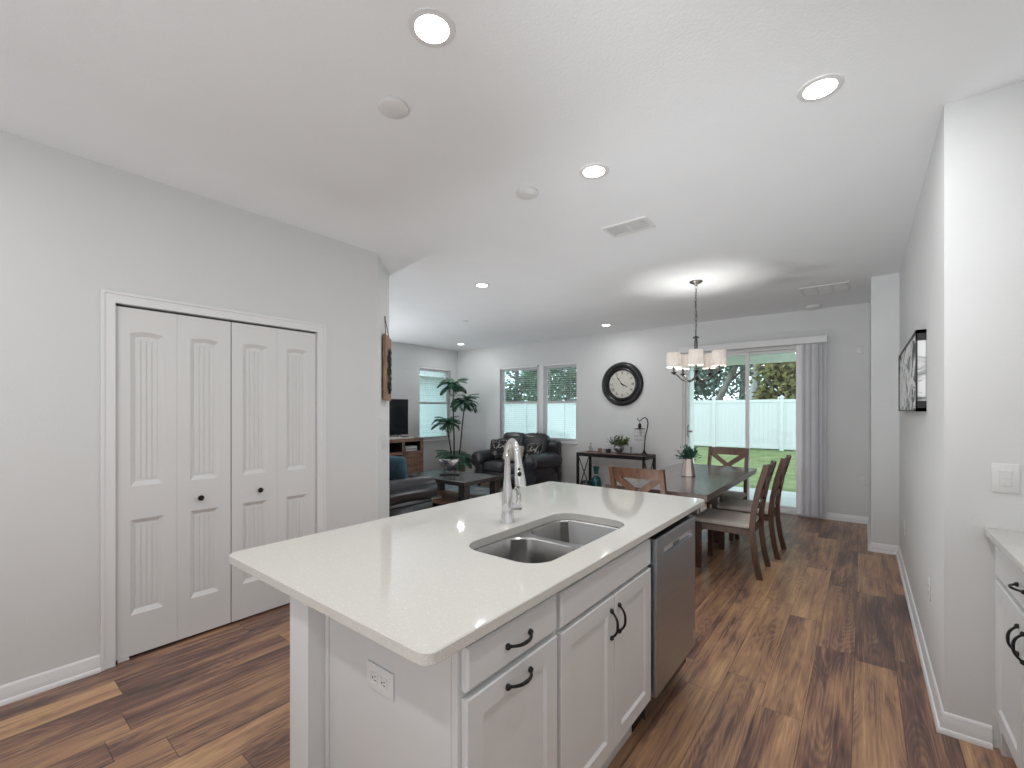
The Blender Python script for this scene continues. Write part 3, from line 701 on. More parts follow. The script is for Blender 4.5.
# chandelier
CHX, CHY = -1.357, 4.805
ch = thing('chandelier', 'five light dark metal chandelier with white drum shades over the dining table', 'chandelier', (CHX, CHY, H))
MB().lathe([(.065, 0), (.066, -.006), (.055, -.016), (.02, -.030), (.010, -.045), (.004, -.05)], (0, 0, 0), 28).obj('canopy', 'nickel_dark', ch)
cn = MB(); zt, zb = -.045, -.565; n = 16
for i in range(n):
    z = zt+(zb-zt)*(i+.5)/n; a = PI/2*(i % 2); hl_ = (zt-zb)/n*.62
    pts = [V((math.cos(a)*.009*math.cos(t), math.sin(a)*.009*math.cos(t), z+hl_*math.sin(t))) for t in [2*PI*k/12 for k in range(13)]]
    cn.tube(pts, .0022, 6)
cn.obj('chain', 'nickel_dark', ch)
MB().tube([(.012, 0, -.04), (-.012, .006, -.2), (.012, -.006, -.36), (-.006, 0, -.56)], .0022, 6).obj('cord', 'nickel_dark', ch)
MB().lathe([(.003, -.560), (.016, -.568), (.034, -.580), (.036, -.585), (.012, -.592), (.016, -.62), (.018, -.68), (.010, -.72), (.008, -.95), (.018, -.985), (.030, -1.0), (.018, -1.02), (.010, -1.032), (.014, -1.042), (.004, -1.055)], (0, 0, 0), 20).obj('centre_column', 'nickel_dark', ch)
RA = .225
for k in range(5):
    a = math.radians(-74.2+72*k); d = V((math.cos(a), math.sin(a), 0))
    arm = MB(); pts = []
    for j in range(15):
        t = j/14; r = .015+(RA-.015)*t
        z = -1.0-.030*math.sin(PI*min(1, t*1.25))+.055*max(0, t-.55)/.45*t
        pts.append(d*r+V((0, 0, z)))
    arm.tube(pts, .0055, 8)
    tip = pts[-1]; 
    ao = arm.obj('arm', 'nickel_dark', ch)
    MB().lathe([(.006, -.02), (.028, .0), (.030, .006), (.011, .010), (.0105, .075), (.010, .08)], tip, 14).obj('candle_cup', 'nickel_dark', ao)
    st, sb = -.735, -.888; c_ = d*RA
    so = MB()
    n = 28; rr_ = []
    for r, z in ((.069, sb), (.0705, (st+sb)/2), (.067, st), (.0655, st), (.0685, (st+sb)/2), (.0675, sb)):
        rr_.append([so.bm.verts.new(c_+V((r*math.cos(2*PI*i/n), r*math.sin(2*PI*i/n), z))) for i in range(n)])
    for i in range(6):
        A_, B_ = rr_[i], rr_[(i+1) % 6]
        for j in range(n): so.bm.faces.new((A_[j], A_[(j+1) % n], B_[(j+1) % n], B_[j]))
    so.obj('shade', 'shade_linen', ao)
    bl = MB().lathe([(.004, -.052), (.012, -.04), (.016, -.02), (.013, 0), (.008, .018)], c_+V((0, 0, -.805)), 12); bo = bl.obj('bulb', 'bulb_glow', ao)
    lamp('light_source', 'POINT', ao, c_+V((0, 0, -.828)), BULB_W, (1, .97, .93), .02)

# ================================================================== WALL THINGS
ck = thing('wall_clock', 'large round dark framed wall clock on the back wall beside the sliding door', 'clock', (-3.195, BY, 1.855))
RX = Matrix.Rotation(PI/2, 4, 'X')
MB().lathe([(.365, 0), (.372, .012), (.362, .04), (.335, .056), (.30, .050), (.285, .034), (.278, .044), (.255, .048), (.238, .032), (.232, .012)], (0, 0, 0), 64, RX, cap=False).obj('frame', 'clock_black', ck, 50)
MB().lathe([(.001, .012), (.236, .012), (.236, .004)], (0, 0, 0), 48, RX).obj('clock_face', 'clock_face', ck)
def stroke(mb, p, q_, wd, y=-.0135):
    p = V((p[0], y, p[1])); q_ = V((q_[0], y, q_[1])); mb.bar([p, q_], wd, .0015, V((0, 0, 1)) if abs((q_-p).z) < abs((q_-p).x) else V((1, 0, 0)))
ROM = ['XII', 'I', 'II', 'III', 'IV', 'V', 'VI', 'VII', 'VIII', 'IX', 'X', 'XI']
for h, tx in enumerate(ROM):
    a = PI/2-h*PI/6; up_ = (math.cos(a), math.sin(a)); rt = (math.sin(a), -math.cos(a))
    nm = MB(); wds = {'I': .011, 'V': .024, 'X': .024}; tot = sum(wds[c_] for c_ in tx); x = -tot/2; hgt = .022
    P = lambda u, v: (up_[0]*(.190+v)+rt[0]*u, up_[1]*(.190+v)+rt[1]*u)
    for c_ in tx:
        m_ = x+wds[c_]/2
        if c_ == 'I': stroke(nm, P(m_, -hgt), P(m_, hgt), .005)
        if c_ == 'V': stroke(nm, P(m_-.008, hgt), P(m_, -hgt), .005); stroke(nm, P(m_+.008, hgt), P(m_, -hgt), .0025)
        if c_ == 'X': stroke(nm, P(m_-.008, hgt), P(m_+.008, -hgt), .005); stroke(nm, P(m_+.008, hgt), P(m_-.008, -hgt), .0025)
        x += wds[c_]
    nm.obj('numeral', 'black_metal', ck)
hn = MB(); a = PI/2-2*PI*54/60; stroke(hn, (-.045*math.cos(a), -.045*math.sin(a)), (.165*math.cos(a), .165*math.sin(a)), .008, -.017)
stroke(hn, (.10*math.cos(a), .10*math.sin(a)), (.13*math.cos(a), .13*math.sin(a)), .016, -.017); hn.obj('minute_hand', 'black_metal', ck)
hn = MB(); a = PI/2-2*PI*(3.9/12); stroke(hn, (-.03*math.cos(a), -.03*math.sin(a)), (.11*math.cos(a), .11*math.sin(a)), .010, -.015); hn.obj('hour_hand', 'black_metal', ck)
MB().lathe([(.012, .012), (.012, .02), (.004, .022)], (0, 0, 0), 12, RX).obj('hub', 'black_metal', ck)
# framed canvas on the right wall
wa = thing('wall_art', 'long black and white canvas with black corner brackets on the right wall', 'picture', (RWX, 4.16, 1.40))
cv = MB().box(-.038, -.002, -.77, .77, .004, .456, .002, 1).obj('canvas', 'art_canvas', wa)
bk = MB()
for sy in (-1, 1):
    e_ = sy*.774
    bk.box(-.044, 0, min(e_, e_-sy*.004), max(e_, e_-sy*.004), .0, .06); bk.box(-.044, 0, min(e_, e_-sy*.004), max(e_, e_-sy*.004), .40, .46)
    bk.box(-.045, -.038, min(e_, e_-sy*.018), max(e_, e_-sy*.018), 0, .46)
    for z0, z1 in ((0, .02), (.44, .46)): bk.box(-.045, 0, min(e_, e_-sy*.11), max(e_, e_-sy*.11), z0, z1)
bk.box(-.045, -.036, -.774, .774, .449, .46).box(-.045, -.036, -.774, .774, 0, .011); bk.obj('frame', 'black_metal', wa)
# hanging board on the corner wall
hb = thing('wall_hanging', 'rustic wooden board with black iron scroll hung by rope on the corner wall', 'wall decoration', diag(.52, 0), PI-PI/4)
bd = MB()
for i in range(3): bd.box(-.155+i*.105, -.052+i*.105, -.040, -.012, 1.50, 2.09+.004*(i % 2), .004, 1)
bd.box(-.14, .14, -.012, -.001, 1.58, 1.63).box(-.14, .14, -.012, -.001, 1.88, 1.93); bd.obj('board', 'wood_board', hb)
ir = MB()
def spiral(mb, cx_, cz, r, turns, sgn, st=0):
    mb.tube([(cx_+sgn*(r*(1-k/30*.8))*math.cos(st+2*PI*turns*k/30), -.048, cz+(r*(1-k/30*.8))*math.sin(st+2*PI*turns*k/30)) for k in range(31)], .006, 6)
ir.tube([(0, -.048, 1.56), (.012, -.055, 1.66), (-.010, -.055, 1.78), (0, -.048, 1.96)], .008, 6)
for cz in (1.64, 1.77, 1.88):
    for sgn in (-1, 1): spiral(ir, sgn*.055, cz, .045, 1.4, sgn, PI)
for cz in (1.60, 1.70, 1.83, 1.94):
    ir.ball((0, -.058, cz), .02, (1, .5, 1), 8, 6)
    for k in range(6):
        a = 2*PI*k/6; ir.ball((.03*math.cos(a), -.055, cz+.03*math.sin(a)), .015, (1, .4, 1), 6, 5)
ir.obj('iron_scroll', 'iron_dark', hb)
MB().tube([(-.11, -.03, 2.07), (0, -.006, 2.27), (.11, -.03, 2.07)], .004, 6).ball((0, -.008, 2.27), .008, u=8, v=6).obj('rope', 'rope', hb)
ms = thing('motion_sensor', 'small white motion sensor high on the back wall right of the sliding door', 'sensor', (-.035, BY, 2.165))
MB().box(-.035, .035, -.02, 0, -.05, .05, .006, 2).obj('housing', 'plastic_white', ms)
MB().panel([(-.028, -.042), (.028, -.042), (.006, .03), (-.006, .03)], [], lambda a, b, k: V((a, -.034+k, b)), 0, 0, .016, .002).obj('sensor_lens', 'plastic_white', ms)

# ================================================================== DINING
TX0, TX1, TY0, TY1, TZ = -1.765, -.925, 3.56, 5.58, .765
dt = thing('dining_table', 'long dark brown rectangular wooden dining table', 'table', ((TX0+TX1)/2, (TY0+TY1)/2, 0))
hx, hy = (TX1-TX0)/2, (TY1-TY0)/2
tp = MB()
nb = 5
for i in range(nb): tp.box(-hx+2*hx*i/nb+.0002, -hx+2*hx*(i+1)/nb-.0002, -hy, hy, TZ-.03, TZ, .0009, 1)
tp.obj('tabletop', 'wood_table', dt)
MB().box(-hx+.004, hx-.004, -hy+.004, hy-.004, TZ-.058, TZ-.0305, .003, 1).obj('under_frame', 'wood_table', dt)
ap = MB()
for s_ in (-1, 1): ap.box(-.20, .20, s_*.53-.03, s_*.53+.03, TZ-.13, TZ-.058); ap.box(s_*.2-.012, s_*.2+.012, -.50, .50, TZ-.13, TZ-.058)
ap.box(-.03, .03, -.50, .50, .16, .24)
for s_ in (-1, 1): ap.box(-.075, .075, s_*.53-.03, s_*.53+.03, .14, .26)
ap.obj('apron', 'wood_table', dt)
for sx in (-1, 1):
    for sy in (-1, 1):
        MB().box(sx*.12-.045, sx*.12+.045, sy*.53-.048, sy*.53+.048, 0, TZ-.1305, .004, 1).obj('leg', 'wood_table', dt)
def make_chair():
    t = thing('dining_chair', 'x', 'chair', (0, 0, 0), 0, 'dining chairs around the table')
    hw = .205
    post = [(-.275, 0), (-.243, .14), (-.222, .30), (-.217, .44), (-.232, .58), (-.262, .74), (-.300, .875), (-.322, .955)]
    for s_ in (-1, 1):
        MB().bar([(s_*hw, y, z) for y, z in post], .034, .042, V((1, 0, 0))).obj('back_leg', 'wood_chair', t)
        MB().bar([(s_*(hw-.002), .215, 0), (s_*(hw-.002), .215, .40)], .042, .042, V((1, 0, 0))).obj('front_leg', 'wood_chair', t)
    def yb(z):
        for (y0, z0), (y1, z1) in zip(post, post[1:]):
            if z0 <= z <= z1: return y0+(y1-y0)*(z-z0)/(z1-z0)
        return post[-1][0]
    def crossbar(z0, z1, th, bow):
        mb = MB(); n = 8; A_ = []
        for k in range(n+1):
            x = -hw+.016+(2*hw-.032)*k/n; b = -bow*math.sin(PI*k/n)
            A_.append([mb.bm.verts.new((x, yb(z)+b+o, z)) for z, o in ((z0, th/2), (z1, th/2), (z1, -th/2), (z0, -th/2))])
        for k in range(n):
            for j in range(4): mb.bm.faces.new((A_[k][j], A_[k][(j+1) % 4], A_[k+1][(j+1) % 4], A_[k+1][j]))
        mb.bm.faces.new(A_[0]); mb.bm.faces.new(A_[-1][::-1]); return mb
    crossbar(.872, .955, .022, .018).obj('top_rail', 'wood_chair', t)
    crossbar(.575, .620, .020, .012).obj('lower_rail', 'wood_chair', t)
    for s_ in (-1, 1):
        pts = [V((s_*(hw-.02)*(1-2*k/10), yb(.885-.28*k/10)-.012*math.sin(PI*k/10)+(.004*s_), .885-.28*k/10)) for k in range(11)]
        MB().bar(pts, .018, .052, V((0, 1, .3))).obj('cross_brace', 'wood_chair', t)
    MB().box(-hw-.004, hw+.004, -.215, .235, .350, .405, .003, 1).obj('seat_frame', 'wood_chair', t)
    MB().puff(-.226, .226, -.205, .262, .402, .456, .024, .014, n=10).obj('seat_cushion', 'seat_fabric', t)
    nl = MB()
    for k in range(22):
        x = -.222+.444*k/21; nl.ball((x, .259, .412), .0075, u=6, v=4)
        if k < 21:
            y = -.19+.44*k/20
            for s_ in (-1, 1): nl.ball((s_*.224, y, .412), .0075, u=6, v=4)
    nl.obj('nailhead_trim', 'brass_nail', t)
    return t
chair = None
for x, y, rz, lb in ((-1.40, 3.67, 0, 'dark wooden X-back dining chair at the near head of the table, behind the island'),
                     (-1.285, 5.57, PI, 'dark X-back dining chair at the far head of the table by the sliding door'),
                     (-.945, 4.385, PI/2, 'nearer of the two X-back dining chairs on the right side of the table'),
                     (-.905, 5.07, PI/2, 'farther of the two X-back dining chairs on the right side of the table')):
    chair0 = chair; chair = make_chair() if chair0 is None else copy_tree(chair0)
    chair.location = (x, y, 0); chair.rotation_euler = (0, 0, rz); chair['label'] = lb
tpz = thing('potted_plant', 'small blue green plant in a rose silver vase on the dining table', 'plant', (-1.345, 4.50, TZ))
MB().lathe([(.066, 0), (.070, .004), (.060, .07), (.048, .14), (.044, .17), (.046, .175), (.041, .172), (.040, .15)], (0, 0, 0), 8).obj('vase', 'rose_silver', tpz, 10)
lf = MB()
for k in range(75):
    a = random.uniform(0, 2*PI); el = random.uniform(.05, 1.5); d = V((math.cos(a)*math.cos(el), math.sin(a)*math.cos(el), math.sin(el)))
    p0 = V((0, 0, .165)); ln = random.uniform(.07, .135)
    lf.tube([p0, p0+d*ln*.6, p0+d*ln-V((0, 0, .005))], [.002, .0015, .001], 4)
    for j in range(7):
        t = .35+.65*j/6; p = p0+d*ln*t; dd_ = (d+V((random.uniform(-1, 1), random.uniform(-1, 1), random.uniform(-.6, .8)))*.8)
        lf.leaf(p, dd_, (random.random(), random.random(), 1), .038, .016)
lf.obj('foliage', 'leaf_blue', tpz, recalc=False)

# ================================================================== CONSOLE TABLE
KX0, KX1, KY0, KY1, KT = -3.78, -2.60, 6.55, 7.02, .71
co = thing('console_table', 'narrow console table with wooden top and black X sides under the clock', 'console table', ((KX0+KX1)/2, (KY0+KY1)/2, 0))
hx, hy = (KX1-KX0)/2, (KY1-KY0)/2
MB().box(-hx+.012, hx-.012, -hy+.012, hy-.012, KT-.028, KT, .003, 1).obj('tabletop', 'wood_console', co)
fr = MB()
for s_ in (-1, 1): fr.box(-hx, hx, s_*hy-.014*(s_+1)-.0, s_*hy-.014*(s_-1), KT-.06, KT-.004); fr.box(min(s_*hx, s_*(hx-.026)), max(s_*hx, s_*(hx-.026)), -hy, hy, KT-.06, KT-.004)
fr.obj('frame', 'black_metal', co)
for sx in (-1, 1):
    for sy in (-1, 1):
        MB().box(sx*(hx-.018)-.018, sx*(hx-.018)+.018, sy*(hy-.018)-.018, sy*(hy-.018)+.018, 0, KT-.06).obj('leg', 'black_metal', co)
    xx = MB()
    for a_, b_ in ((-1, 1), (1, -1)): xx.tube([(sx*(hx-.018), a_*(hy-.036), .06), (sx*(hx-.018), b_*(hy-.036), KT-.06)], .008, 6)
    xx.box(sx*(hx-.018)-.014, sx*(hx-.018)+.014, -hy+.03, hy-.03, .05, .075); xx.obj('cross_brace', 'black_metal', co)
fg = thing('figurine', 'small pale standing figurine at the left end of the console table', 'figurine', (-3.64, 6.78, KT))
MB().box(-.05, .05, -.03, .03, 0, .012, .003, 1).obj('base', 'wood_console', fg)
MB().tube([(0, 0, .01), (.004, 0, .05), (-.006, 0, .09), (.004, 0, .125)], [.018, .022, .016, .008], 10).ball((.006, 0, .14), .016, u=10, v=8).tube([(-.005, 0, .10), (-.03, 0, .08), (-.02, -.01, .055)], .006, 6).tube([(.01, 0, .10), (.03, -.005, .075), (.045, 0, .03)], .006, 6).obj('figure', 'figurine', fg)
for i, (x, c_, lb) in enumerate(((-3.465, 'wood_board', 'left small brown trinket box on the console table'), (-3.385, 'figurine', 'middle small pale trinket box on the console table'), (-3.305, 'wood_espresso', 'right small dark trinket box on the console table'))):
    b = thing('trinket_box', lb, 'box', (x, 6.80, KT), .1*i, 'trinket boxes on the console table')
    MB().box(-.03, .03, -.03, .03, 0, .045, .004, 1).obj('box', c_, b); MB().box(-.032, .032, -.032, .032, .046, .062, .005, 1).ball((0, -.001, .066), .007, u=8, v=6).obj('lid', c_, b)
pp = thing('potted_plant', 'leafy green plant in a round pewter pot on the console table', 'plant', (-3.13, 6.80, KT))
MB().lathe([(.04, 0), (.045, .005), (.035, .014), (.055, .03), (.082, .07), (.085, .10), (.072, .14), (.066, .145), (.060, .138)], (0, 0, 0), 24).obj('pot', 'pewter', pp)
lf = MB()
for k in range(60):
    a = random.uniform(0, 2*PI); el = random.uniform(.1, 1.4); d = V((math.cos(a)*math.cos(el), math.sin(a)*math.cos(el)*.8, math.sin(el))); ln = random.uniform(.07, .155)
    p0 = V((d.x*.04, d.y*.04, .135)); lf.tube([p0, p0+d*ln], [.0022, .0012], 4)
    for j in range(4):
        p = p0+d*ln*(.4+.2*j); lf.leaf(p, d+V((random.uniform(-1, 1), random.uniform(-1, 1), random.uniform(-.5, .9))), (random.random(), random.random(), 1), .055, .028, .1)
lf.obj('foliage', 'leaf_green', pp, recalc=False)
tr = thing('candle_holder', 'slim grey candle holder on a small dark tray on the console table', 'candle holder', (-2.89, 6.72, KT))
MB().box(-.13, .05, -.05, .05, 0, .012, .003, 1).obj('tray', 'black_metal', tr); MB().lathe([(.024, .012), (.024, .018), (.010, .024), (.009, .09), (.016, .10), (.014, .125)], (.0, 0, 0), 14).obj('stick', 'pewter', tr)
lm = thing('table_lamp', 'arched bronze table lamp with a hanging wire cage on the console table', 'lamp', (-2.68, 6.74, KT))
MB().box(-.13, .08, -.07, .07, 0, .018, .004, 1).lathe([(.055, .018), (.045, .03), (.022, .05), (.014, .075), (.012, .09)], (0, 0, 0), 16).obj('base', 'lamp_bronze', lm)
MB().tube([(0, 0, .07), (.006, 0, .18), (.020, 0, .30), (.050, 0, .42), (.062, 0, .50), (.050, 0, .56), (.015, 0, .59), (-.025, 0, .575), (-.055, 0, .545), (-.085, 0, .535), (-.105, 0, .555), (-.10, 0, .585)], [.010, .009, .009, .009, .009, .009, .008, .008, .008, .007, .006, .006], 10).obj('stem', 'lamp_bronze', lm)
MB().tube([(-.072, 0, .538), (-.072, 0, .49)], .003, 6).lathe([(.010, .50), (.024, .48), (.026, .44), (.015, .425)], (-.072, 0, 0), 14).lathe([(.085, .410), (.087, .414), (.03, .424), (.012, .43)], (-.072, 0, 0), 24).obj('socket_cap', 'lamp_bronze', lm)
cg = MB()
for z in (.405, .36, .30, .235):
    cg.tube([(-.072+.078*math.cos(2*PI*k/24), .078*math.sin(2*PI*k/24), z) for k in range(25)], .0020, 5)
for k in range(8):
    a = 2*PI*k/8; cg.tube([(-.072+.078*math.cos(a), .078*math.sin(a), .408), (-.072+.078*math.cos(a), .078*math.sin(a), .233)], .0018, 5)
cg.obj('wire_cage', 'pewter', lm)
MB().lathe([(.010, .43), (.014, .40), (.028, .35), (.024, .315), (.006, .295)], (-.072, 0, 0), 14).obj('bulb', 'plastic_white', lm)
tv_ = thing('floor_vase', 'teal glazed vase standing on the floor under the console table', 'vase', (-3.55, 6.82, 0))
tv_.scale = (.68, .68, 1)
MB().lathe([(.075, 0), (.10, .03), (.135, .12), (.135, .20), (.10, .27), (.058, .30), (.052, .31)], (0, 0, 0), 28).obj('vase_body', 'teal_glass', tv_)
MB().lathe([(.054, .31), (.056, .32), (.050, .335)], (0, 0, 0), 24).obj('neck_band', 'figurine', tv_)
MB().lathe([(.050, .335), (.056, .38), (.072, .43), (.085, .455), (.082, .457), (.066, .43), (.05, .38)], (0, 0, 0), 28).obj('neck', 'teal_glass', tv_)
solo('floor_bowl', MB().lathe([(.05, 0), (.085, .04), (.10, .10), (.095, .18), (.07, .235), (.062, .24), (.058, .232)], (0, 0, 0), 20), 'black_gloss', 'dark round pot on the floor left of the teal vase', 'pot', (-3.62, 6.60, 0))

# ================================================================== LIVING ROOM
solo('area_rug', MB().box(-6.2, -4.02, 3.82, 6.12, 0, .012, .004, 1), 'rug', 'grey blue rug under the coffee table', 'rug')
def couch(name, label, x0, x1, dep, zarm, zback, loc, rz, nseat, parts_group=None):
    """local: front faces -y, back at +y; x0..x1 outer width"""
    t = thing(name, label, 'sofa', loc, rz)
    hd = dep/2; aw = .27
    MB().box(x0+.05, x1-.05, -hd+.05, hd-.02, .10, .30, .02, 2).obj('base', 'leather_black', t)
    for s_, xa in ((-1, x0), (1, x1)):
        ar = MB(); xi = xa-s_*aw; cx_ = xa-s_*.145; rr2 = .145
        ar.puff(min(xa-s_*.085, xi+s_*.01), max(xa-s_*.085, xi+s_*.01), -hd+.03, hd-.04, .09, zarm-.09, .03, n=6)
        pts = [(cx_, -hd+.0, zarm-rr2), (cx_, -hd+.02, zarm-rr2), (cx_, -hd+.07, zarm-rr2)]+[(cx_, -hd+.07+(dep-.17)*k/5, zarm-rr2+.012*math.sin(PI*k/5)) for k in range(1, 6)]+[(cx_, hd-.06, zarm-rr2)]
        ar.tube(pts, [rr2*.78, rr2*.95, rr2]+[rr2]*5+[rr2*.8], 20); ar.obj('arm', 'leather_black', t)
        fp = MB().lathe([(rr2*.9, 0), (rr2*.78, .012), (rr2*.3, .016)], (cx_, -hd+.002, zarm-rr2), 20, RX); fp.obj('arm_front', 'leather_black', t)
    xi0, xi1 = x0+aw-.02, x1-aw+.02; wd = (xi1-xi0)/nseat
    MB().puff(x0+.04, x1-.04, hd-.20, hd-.02, .10, zback-.10, .06, n=8).obj('back_frame', 'leather_black', t)
    for i in range(nseat):
        a, b = xi0+i*wd+.004, xi0+(i+1)*wd-.004
        MB().puff(a, b, -hd+.03, hd-.22, .29, .47, .055, .03, n=9).obj('seat_cushion', 'leather_black', t)
        m_ = Matrix.Translation((0, hd-.26, .46)) @ Matrix.Rotation(math.radians(-10), 4, 'X')
        MB().puff(a-.015, b+.015, -.10, .11, -.01, zback-.45, .08, .02, .04, n=9, mtx=m_).obj('back_cushion', 'leather_black', t)
    for sx in (x0+.12, x1-.12):
        for sy in (-hd+.10, hd-.12): MB().lathe([(.028, 0), (.035, .02), (.042, .10)], (sx, sy, 0), 14).obj('foot', 'wood_espresso', t)
    return t
couch('loveseat', 'black leather rolled arm loveseat under the double window', -.745, .765, .90, .66, .97, (-5.02, 6.52, 0), 0, 2)
couch('sofa', 'black leather rolled arm sofa partly hidden by the corner wall', -1.0, 1.0, .92, .60, .88, (-5.09, 3.29, 0), PI, 3)
def pillow(label, c, w_, h_, m, rx, rz, group=None):
    mb = MB().puff(-w_/2, w_/2, -.045, .045, -h_/2, h_/2, .045, 0, .045, n=9)
    o = mb.obj('throw_pillow', m); o.location = c; o.rotation_euler = (rx, 0, rz); return tag(o, label, 'pillow', group)
pillow('black floral throw pillow against the left arm of the loveseat', (-5.42, 6.50, .675), .40, .38, 'floral_fabric', -.30, .25, 'loveseat pillows')
pillow('cream rectangular throw pillow in the middle of the loveseat', (-5.02, 6.42, .63), .44, .29, 'cream_fabric', -.32, .0, 'loveseat pillows')
pillow('black floral throw pillow against the right arm of the loveseat', (-4.64, 6.50, .655), .36, .34, 'floral_fabric', -.32, -.25, 'loveseat pillows')
pillow('dusty blue throw pillow on the black sofa by the corner wall', (-4.62, 3.45, .63), .46, .44, 'blue_fabric', .25, .25)
# coffee table
cf = thing('coffee_table', 'low dark wooden coffee table with block legs and a lower shelf', 'coffee table', (-4.76, 4.60, .013))
hx, hy = .64, .38
MB().box(-hx, hx, -hy, hy, .39, .447, .004, 1).obj('tabletop', 'wood_espresso', cf)
for sx in (-1, 1):
    for sy in (-1, 1): MB().box(sx*(hx-.065)-.055, sx*(hx-.065)+.055, sy*(hy-.065)-.055, sy*(hy-.065)+.055, 0, .39, .003, 1).obj('leg', 'wood_espresso', cf)
MB().box(-hx+.03, hx-.03, -hy+.03, hy-.03, .09, .125, .002, 1).obj('lower_shelf', 'wood_shelf', cf)
CZ = .013+.125+.0005
def book(label, c, rz, m, w_=.22, d_=.16, h_=.03):
    t = thing('book', label, 'book', c, rz, 'books in the living room')
    MB().box(-w_/2, w_/2, -d_/2, d_/2, 0, .003).box(-w_/2, w_/2, -d_/2, d_/2, h_-.003, h_).box(-w_/2, -w_/2+.003, -d_/2, d_/2, 0, h_).obj('cover', m, t)
    MB().box(-w_/2+.004, w_/2-.005, -d_/2+.005, d_/2-.005, .0035, h_-.0035).obj('pages', 'paper_white', t)
book('dark book lying on the right of the coffee table shelf', (-4.42, 4.72, CZ), .3, 'leather_black')
book('pale book lying on the left of the coffee table shelf', (-4.92, 4.40, CZ), -.2, 'cream_fabric')
bw = thing('decorative_bowl', 'hammered silver bowl on a black stand on the coffee table', 'bowl', (-4.79, 4.60, .4605))
rz_ = math.radians(38); bw.rotation_euler = (0, 0, rz_)
MB().box(-.14, .14, -.05, .05, 0, .014, .003, 1).tube([(-.08, 0, .012), (-.08, 0, .10), (-.10, 0, .16)], .005, 6).tube([(.08, 0, .012), (.08, 0, .10), (.10, 0, .16)], .005, 6).obj('stand', 'black_metal', bw)
bb = MB(); rings = []
for o_, sgn in ((1.0, 1), (.96, -1)):
    seq = range(0, 9) if sgn > 0 else range(8, -1, -1)
    for k in seq:
        a = -PI/2+k/8*PI*.52; rings.append([bb.bm.verts.new((.155*o_*math.cos(a)*math.cos(2*PI*j/28), .075*o_*math.cos(a)*math.sin(2*PI*j/28), .20+.14*o_*math.sin(a)+.03*abs(math.cos(2*PI*j/28))*math.cos(a))) for j in range(28)])
for i in range(len(rings)-1):
    for j in range(28): bb.bm.faces.new((rings[i][j], rings[i][(j+1) % 28], rings[i+1][(j+1) % 28], rings[i+1][j]))
bmesh.ops.remove_doubles(bb.bm, verts=bb.bm.verts[:], dist=1e-5)
bb.obj('bowl', 'silver_hammered', bw)
# palm
pl = thing('potted_palm', 'tall three stemmed artificial palm in a basket in the living room corner', 'plant', (-6.45, 6.36, 0))
MB().lathe([(.13, 0), (.15, .02), (.18, .15), (.19, .28), (.185, .30), (.175, .295), (.17, .27)], (0, 0, 0), 24).obj('basket', 'basket', pl)
MB().lathe([(.01, .262), (.17, .26)], (0, 0, 0), 20, cap=False).obj('soil', 'soil', pl)
Rv = V((math.cos(YAW), math.sin(YAW), 0))      # any horizontal direction will do to spread the stems apart
def frond(mb, p0, az, el, ln, droop):
    n = 10; pts = []; p = V(p0); e_ = el
    for k in range(n+1):
        pts.append(p.copy()); d = V((math.cos(az)*math.cos(e_), math.sin(az)*math.cos(e_), math.sin(e_))); p = p+d*ln/n; e_ -= droop/n
    mb.tube(pts, [.006*(1-.8*k/n) for k in range(n+1)], 4)
    for k in range(1, n+1):
        for h2 in (0, .5):
            if k == n and h2: continue
            b = pts[k].lerp(pts[min(k+1, n)], h2); t = (pts[k]-pts[k-1]).normalized(); sd_ = t.cross(V((0, 0, 1))).normalized()
            l_ = ln*.42*math.sin(PI*min(1, (k+h2)/n*.75+.2))
            for s_ in (-1, 1): mb.leaf(b, t*.75+sd_*s_*.9+V((0, 0, -.15)), (0, 0, 1), l_, .025, .25)
for (ox, zt_, lean, nf, ln) in ((-.05, 1.88, (.0, .0), 24, .33), (.07, 1.55, (.10, .02), 24, .33), (-.09, 1.12, (-.08, .0), 22, .33)):
    b0 = Rv*ox*.6+V((0, 0, .26)); tp_ = Rv*(ox+lean[0])+V((0, lean[1], zt_))
    MB().tube([b0, b0.lerp(tp_, .35)+V((.008, 0, 0)), b0.lerp(tp_, .7)-V((.006, 0, 0)), tp_], [.017, .014, .012, .011], 8).obj('stem', 'stem_brown', pl)
    fm = MB()
    for k in range(nf): frond(fm, tp_, 2*PI*k/nf+random.uniform(-.2, .2), random.uniform(.1, 1.3), ln*random.uniform(.8, 1.15), random.uniform(1.3, 2.2))
    fm.obj('fronds', 'leaf_palm', pl, recalc=False)
fm = MB()
for k in range(22): frond(fm, V((0, 0, .42)), 2*PI*k/16+random.uniform(-.2, .2), random.uniform(.1, 1.1), .44*random.uniform(.8, 1.1), random.uniform(1.1, 1.7))
fm.obj('fronds', 'leaf_palm', pl, recalc=False)
# TV stand and TV
SXB, SXF_, SYA, SYB, SZ = LX+.02, -6.65, 3.90, 5.69, .885
ts = thing('tv_stand', 'rustic brown wooden television stand against the living room wall', 'tv stand', ((SXB+SXF_)/2, (SYA+SYB)/2, 0))
hx, hy = (SXF_-SXB)/2, (SYB-SYA)/2
bd = MB().box(-hx, hx, -hy, hy, SZ-.06, SZ, .003, 1).box(-hx, hx, -hy, hy, .12, .16, .002, 1).box(-hx, -hx+.015, -hy+.01, hy-.01, .16, SZ-.06)
for y in (-hy+.03, hy-.03): bd.box(-hx, hx, y-.03, y+.03, 0, SZ-.06)
ydv = 5.225-(SYA+SYB)/2
for y in (ydv, -ydv): bd.box(-hx+.01, hx-.002, y-.02, y+.02, .16, SZ-.06)
bd.box(-hx+.01, hx-.002, -hy+.06, hy-.06, .595, .645)
bd.box(-hx+.01, hx-.02, -ydv, ydv, .38, .405); bd.obj('cabinet_body', 'wood_stand', ts)
